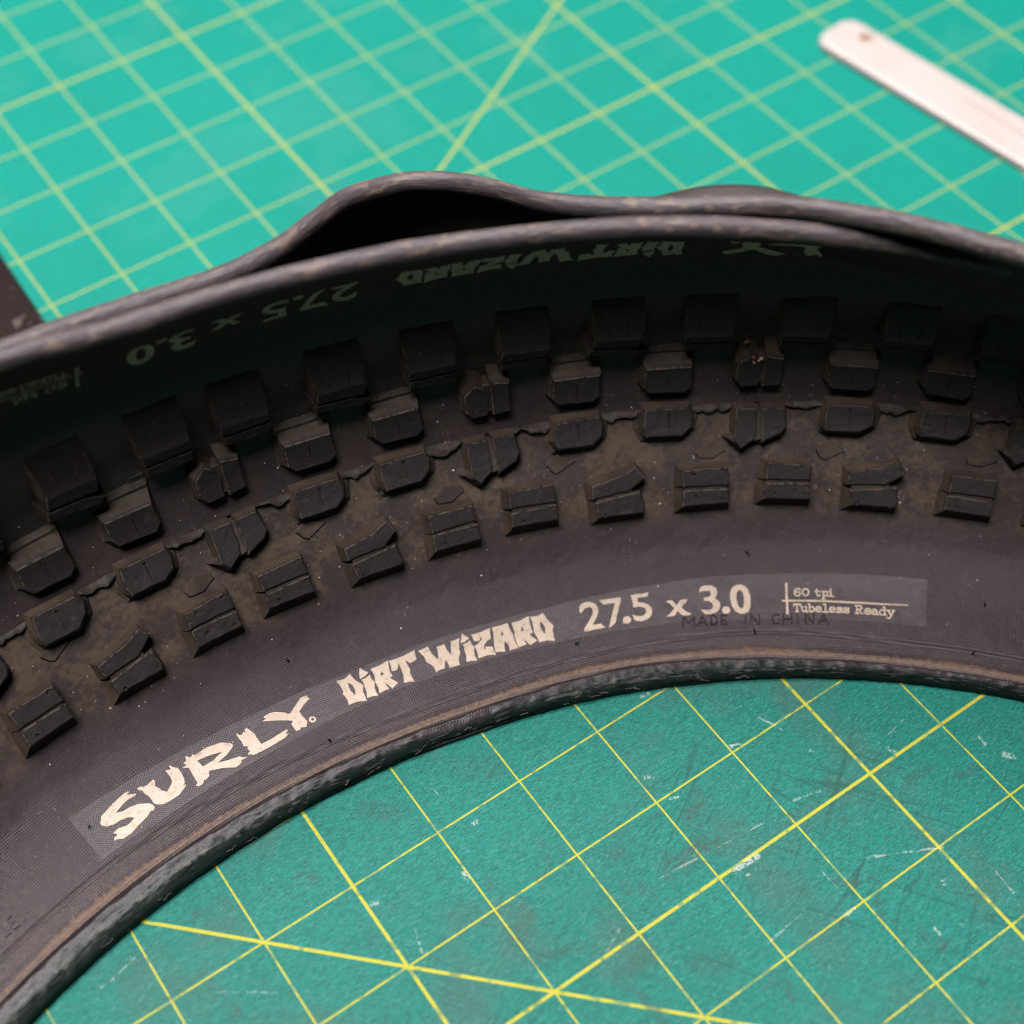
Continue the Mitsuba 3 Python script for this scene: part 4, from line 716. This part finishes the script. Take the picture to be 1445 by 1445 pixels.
[[[56.068,20.43],[56.101,20.46],[56.243,20.32],[56.263,20.27],[56.279,20.19],[56.421,19.13],[56.431,19.01],[56.447,18.39],[56.444,18.26],[56.357,17.17],[56.345,17.09],[56.327,17.04],[56.192,16.87],[56.157,16.89],[55.983,17.34],[55.961,17.44],[55.951,17.57],[55.953,17.7],[55.968,17.8],[55.992,17.84],[56.018,17.81],[56.175,17.41],[56.271,17.53],[56.345,18.45],[56.333,18.93],[56.213,19.82],[56.111,19.92],[55.976,19.5],[55.952,19.47],[55.926,19.5],[55.906,19.6],[55.897,19.73],[55.901,19.87],[55.918,19.96]]],
[[[55.623,20.3],[55.639,20.4],[55.663,20.44],[55.689,20.4],[55.709,20.31],[55.719,20.18],[55.793,17.1],[55.79,16.97],[55.774,16.87],[55.75,16.83],[55.724,16.87],[55.703,16.96],[55.693,17.1],[55.662,18.37],[55.274,18.36],[55.304,17.08],[55.301,16.95],[55.285,16.85],[55.26,16.82],[55.234,16.85],[55.214,16.95],[55.204,17.08],[55.134,20.16],[55.138,20.29],[55.154,20.39],[55.178,20.42],[55.203,20.39],[55.224,20.29],[55.233,20.16],[55.262,18.89],[55.649,18.9],[55.619,20.17]]],
[[[54.762,20.16],[54.861,20.16],[54.929,17.08],[54.829,17.08]]],
[[[54.304,19.48],[53.938,16.96],[53.92,16.88],[53.896,16.87],[53.873,16.92],[53.855,17.01],[53.847,17.14],[53.787,20.22],[53.791,20.35],[53.808,20.45],[53.832,20.48],[53.857,20.44],[53.877,20.35],[53.886,20.21],[53.932,17.84],[54.299,20.35],[54.317,20.43],[54.34,20.44],[54.363,20.4],[54.381,20.3],[54.389,20.18],[54.453,17.1],[54.45,16.96],[54.433,16.87],[54.409,16.83],[54.383,16.87],[54.363,16.97],[54.353,17.1]]],
[[[53.054,17.12],[53.039,17.02],[53.015,16.98],[52.989,17.01],[52.968,17.11],[52.958,17.24],[52.961,17.37],[53.204,20.41],[53.221,20.52],[53.246,20.55],[53.273,20.51],[53.293,20.4],[53.646,17.28],[53.654,17.14],[53.648,17.01],[53.631,16.92],[53.606,16.9],[53.581,16.94],[53.561,17.05],[53.453,18.0],[53.128,18.04]],
[[53.169,18.57],[53.392,18.54],[53.26,19.71]]]],"ile":[[[[105.276,20.64],[105.273,20.54],[105.261,20.47],[105.244,20.44],[104.916,20.39],[104.911,20.77],[105.203,20.81],[105.158,23.78],[105.227,23.79]]],
[[[104.652,23.88],[104.666,23.82],[104.672,23.72],[104.715,20.55],[104.712,20.46],[104.7,20.39],[104.683,20.36],[104.334,20.32],[104.329,20.7],[104.642,20.73],[104.626,21.95],[104.371,21.92],[104.367,22.3],[104.621,22.32],[104.604,23.53],[104.293,23.5],[104.289,23.87],[104.634,23.9]]],
[[[103.927,20.4],[103.912,20.47],[103.905,20.56],[103.907,20.65],[103.917,20.73],[103.934,20.76],[103.953,20.75],[103.993,20.65],[104.007,20.59],[104.015,20.5],[104.013,20.41],[104.002,20.33],[103.985,20.29],[103.967,20.31]]],
[[[105.646,24.28],[105.715,24.29],[105.767,21.15],[105.698,21.14]]]]}''')
KX = 0.27 * math.pi / 180

def lettering(name, polys, label, bsdf, depth, mirrored=False, lift=0.0001):
    ms = []
    for rings in polys:
        rr_ = [[(-a * KX, v / 1000) for a, v in r] for r in rings]
        pg = Polygon(rr_[0], rr_[1:]).buffer(0)
        for q in getattr(pg, 'geoms', [pg]):
            if q.area < 1e-9:
                continue
            q = q.segmentize(0.0012)
            ms.append(trimesh.creation.extrude_polygon(q, depth, engine='earcut'))
    m = trimesh.util.concatenate(ms)
    m = m.subdivide_to_size(0.0022) if hasattr(m, 'subdivide_to_size') else m
    q = np.array(m.vertices); f = np.array(m.faces)[:, ::-1]
    az, v = -q[:, 0] / KX, q[:, 1]
    if mirrored:
        az, v = 144.4 - az, LM - v
    W = S(az, v, disp(az, v) + q[:, 2] + lift)
    add(TY + '__' + name, (W, f), bsdf, label)

WORDS = [('SURLY', 'rough brush capitals of the first printed word'), ('DIRT', 'spiky capitals of the second printed word'), ('WIZARD', 'spiky capitals of the third and longest printed word'), ('27.5', 'figures reading 27.5'), ('x3.0', 'figures reading x 3.0'), ('bars', 'thin crossed rules beside the small print'), ('small', 'small typewriter print reading 60 tpi Tubeless Ready')]
for w, l in WORDS:
    lettering('lettering', TEXT[w], 'cream ' + l, 'cream_ink', 0.00010)
    lettering('lettering', TEXT[w], 'dim upside-down ' + l + ' on the upper sidewall', 'cream_ink', 0.00010, True)
lettering('moulded_lettering', TEXT['made'], 'small raised moulded capitals reading MADE IN CHINA', 'moulded_rubber', 0.00035, lift=0.0)
lettering('moulded_lettering', TEXT['ile'], 'raised moulded capitals ending in ILE at the left', 'moulded_rubber', 0.00055, lift=0.0)

# vent hairs left by the mould
HAIR = [(98.41, 28.8), (84.66, 39.3), (57.55, 39.3), (57.57, 14.2), (43.61, 27.7), (44.26, 11.7), (68.65, 17.7), (84.68, 13.8), (77.2, 116.5), (73.9, 116.0), (68.2, 117.0), (59.2, 116.0), (55.6, 116.0)]
for n, (a, v) in enumerate(HAIR):
    v = v / 1000
    far = v > 0.1
    nseg, L_ = 7, (0.0022 if not far else 0.0035)
    ax, vy = rng.normal(0, 0.16), (-0.0009 if far else rng.normal(0, 0.0005))
    pts = S(a + ax * np.linspace(0, 1, nseg) ** 2, v + vy * np.linspace(0, 1, nseg) ** 2, np.linspace(-0.0004, L_, nseg) + (0.004 if far else 0) * 0)
    rows = []
    for i_, p in enumerate(pts):
        d = pts[min(i_ + 1, nseg - 1)] - pts[max(i_ - 1, 0)]; d /= np.linalg.norm(d)
        e1 = np.cross(d, [0.3, 0.2, 0.9]); e1 /= np.linalg.norm(e1); e2 = np.cross(d, e1)
        r = 0.00033 * (1 - 0.4 * i_ / nseg) * (0.02 if i_ == nseg - 1 else 1)
        th = np.linspace(0, 2 * np.pi, 9)
        rows.append(p + r * (np.cos(th)[:, None] * e1 + np.sin(th)[:, None] * e2))
    add(TY + '__vent_hair', grid_mesh(np.array(rows)), 'black_rubber', smooth=True)

# frayed threads along the near bead
ms = []
for n in range(55):
    a = rng.uniform(62, 104) if n % 3 else rng.uniform(AZ0, 104)
    r, z = 0.2419 + rng.normal(0.0004, 0.0004), 0.0026 + rng.normal(0, 0.0005)
    L_ = rng.uniform(0.0008, 0.0035); k = 5
    t = np.linspace(-0.5, 0.5, k)
    A = np.radians(a) + t * L_ / 0.242
    R = r - 0.0001 + rng.normal(0, 0.0003) * t + rng.normal(0, 0.00015, k); Zz = z + rng.normal(0, 0.0008) * t + rng.normal(0, 0.0001, k)
    P = np.c_[C0[0] + R * np.cos(A), C0[1] + R * np.sin(A), np.maximum(Zz, 0.0004)]
    rows = []
    w = rng.uniform(0.00003, 0.00008)
    rad = np.c_[np.cos(A), np.sin(A), 0 * A]
    for off in ((w, 0), (0, w), (-w, 0), (0, -w), (w, 0)):
        rows.append(P + rad * off[0] + np.array([0, 0, 1]) * off[1])
    v_, f_ = grid_mesh(np.array(rows).transpose(1, 0, 2))
    ms.append(trimesh.Trimesh(v_, f_, process=False))
add(TY + '__frayed_threads', trimesh.util.concatenate(ms), 'grey_thread', 'pale frayed threads along the near bead', kind='stuff')

# ------------------------------------------------------------------ loose dirt
ms = []
for n in range(430):
    a, v = rng.uniform(44, 99), rng.choice([rng.uniform(0.02, 0.12), rng.uniform(0.05, 0.105)])
    p = S(np.array([a]), np.array([v]), np.array([float(disp(np.array([a]), np.array([v]))[0]) + 0.00005]))[0]
    s = trimesh.creation.icosphere(1, rng.uniform(0.00006, 0.00015) * (2.0 if rng.random() < 0.06 else 1))
    s.apply_scale([1, rng.uniform(0.5, 1.6), rng.uniform(0.6, 1)]); s.apply_translation(p); ms.append(s)
add('dust_specks', trimesh.util.concatenate(ms), 'lint', 'tiny pale dust specks scattered over the black tyre', 'dust', 'stuff')

def crumb(key, label, cat, bsdf, a, v, h, r, sc, n):
    ms = []
    for i in range(n):
        p = S(np.array([a + rng.normal(0, 0.22)]), np.array([v + rng.normal(0, 0.0006)]), np.array([h]))[0]
        s = trimesh.creation.icosphere(2, r * rng.uniform(0.5, 1.1)); q = np.array(s.vertices)
        q *= (0.6 + 0.8 * N3(q * 3000 + i))[:, None] * np.array(sc); s.vertices = q + p; ms.append(s)
    add(key, trimesh.util.concatenate(ms), bsdf, label, cat)

crumb('tan_crumbs', 'tan crumbs stuck on a split centre knob below the upper lip', 'dirt', 'tan_crumb', 57.4, 0.1000, 0.0058, 0.0006, [1, 1, .7], 7)
fp = S(np.array([57.95, 57.85, 57.7]), np.array([0.1090, 0.1075, 0.1062]), np.array([0.004, 0.0042, 0.0035]))
th = np.linspace(0, 2 * np.pi, 9)
rows = [p + 0.0004 * np.c_[np.cos(th), np.sin(th), 0.5 * np.cos(th)] for p in fp]
add('orange_fibre_scrap', grid_mesh(np.array(rows)), 'orange_fibre', 'short orange fibre caught above the split centre knob', 'fibre', smooth=True)

# ------------------------------------------------------------------ white ruler and dark bar on the mat
def rounded_bar(x0, y0, ang, length, width, thick, rend, edge, z0=0.0):
    cs = m3.CrossSection([[(rend, -width / 2 + rend), (length, -width / 2 + rend), (length, width / 2 - rend), (rend, width / 2 - rend)]]).offset(rend, m3.JoinType.Round, 2.0, 48)
    lay_ = []
    for z, d in ((0, edge), (edge, 0), (thick - edge * 1.6, 0), (thick - edge * 0.5, edge * 0.5), (thick, edge * 1.6)):
        c = cs.offset(-d, m3.JoinType.Round, 2.0, 48)
        lay_.append(np.c_[np.vstack(c.to_polygons()), np.full(sum(map(len, c.to_polygons())), z)])
    k = m3.Manifold.hull_points(np.vstack(lay_))
    return k.rotate([0, 0, math.degrees(ang)]).translate([x0, y0, z0])

ra_ = math.radians(-82.6)
nx, ny = -math.sin(ra_), math.cos(ra_)
ox, oy = 0.2010, 0.2408
rul = rounded_bar(ox, oy, ra_, 0.30, 0.0208, 0.0032, 0.0065, 0.0008)
ca, sa = math.cos(ra_), math.sin(ra_)
def rp(l, w):
    return ox + l * ca - w * sa, oy + l * sa + w * ca
hx, hy = rp(0.0135, 0.0040)
rul = rul - m3.Manifold.cylinder(0.01, 0.0026, 0.0026, 32).translate([hx, hy, 0.0018])
RU = 'white_ruler'
labels[RU] = {'label': 'white plastic ruler with a rounded end and small hanging hole, at the upper right', 'category': 'ruler'}
add(RU + '__blade', rul, 'white_plastic', smooth=40)
d_ = trimesh.creation.cylinder(0.00258, 0.0004, sections=32); d_.apply_translation([hx, hy, 0.0021])
add(RU + '__hanging_hole', d_, 'brown_stain', 'brown-stained hanging hole in the ruler end')
gx, gy = rp(0.090, 0.0026)
l_ = trimesh.creation.box([0.06, 0.0006, 0.0002]); l_.apply_transform(trimesh.transformations.rotation_matrix(ra_, [0, 0, 1])); l_.apply_translation([gx, gy, 0.00325])
add(RU + '__scored_line', l_, 'grey_groove', 'thin grey line scored along the ruler')

BR = 'dark_flat_bar'
labels[BR] = {'label': 'dark brown flat bar lying on the mat at the left edge', 'category': 'bar'}
ba = math.atan2(0.3083 - 0.2637, -0.1051 + 0.1062)
bar = rounded_bar(-0.1095 - 0.030, 0.190, ba, 0.26, 0.060, 0.006, 0.002, 0.0006)
add(BR + '__body', bar, 'dark_coating', smooth=40)
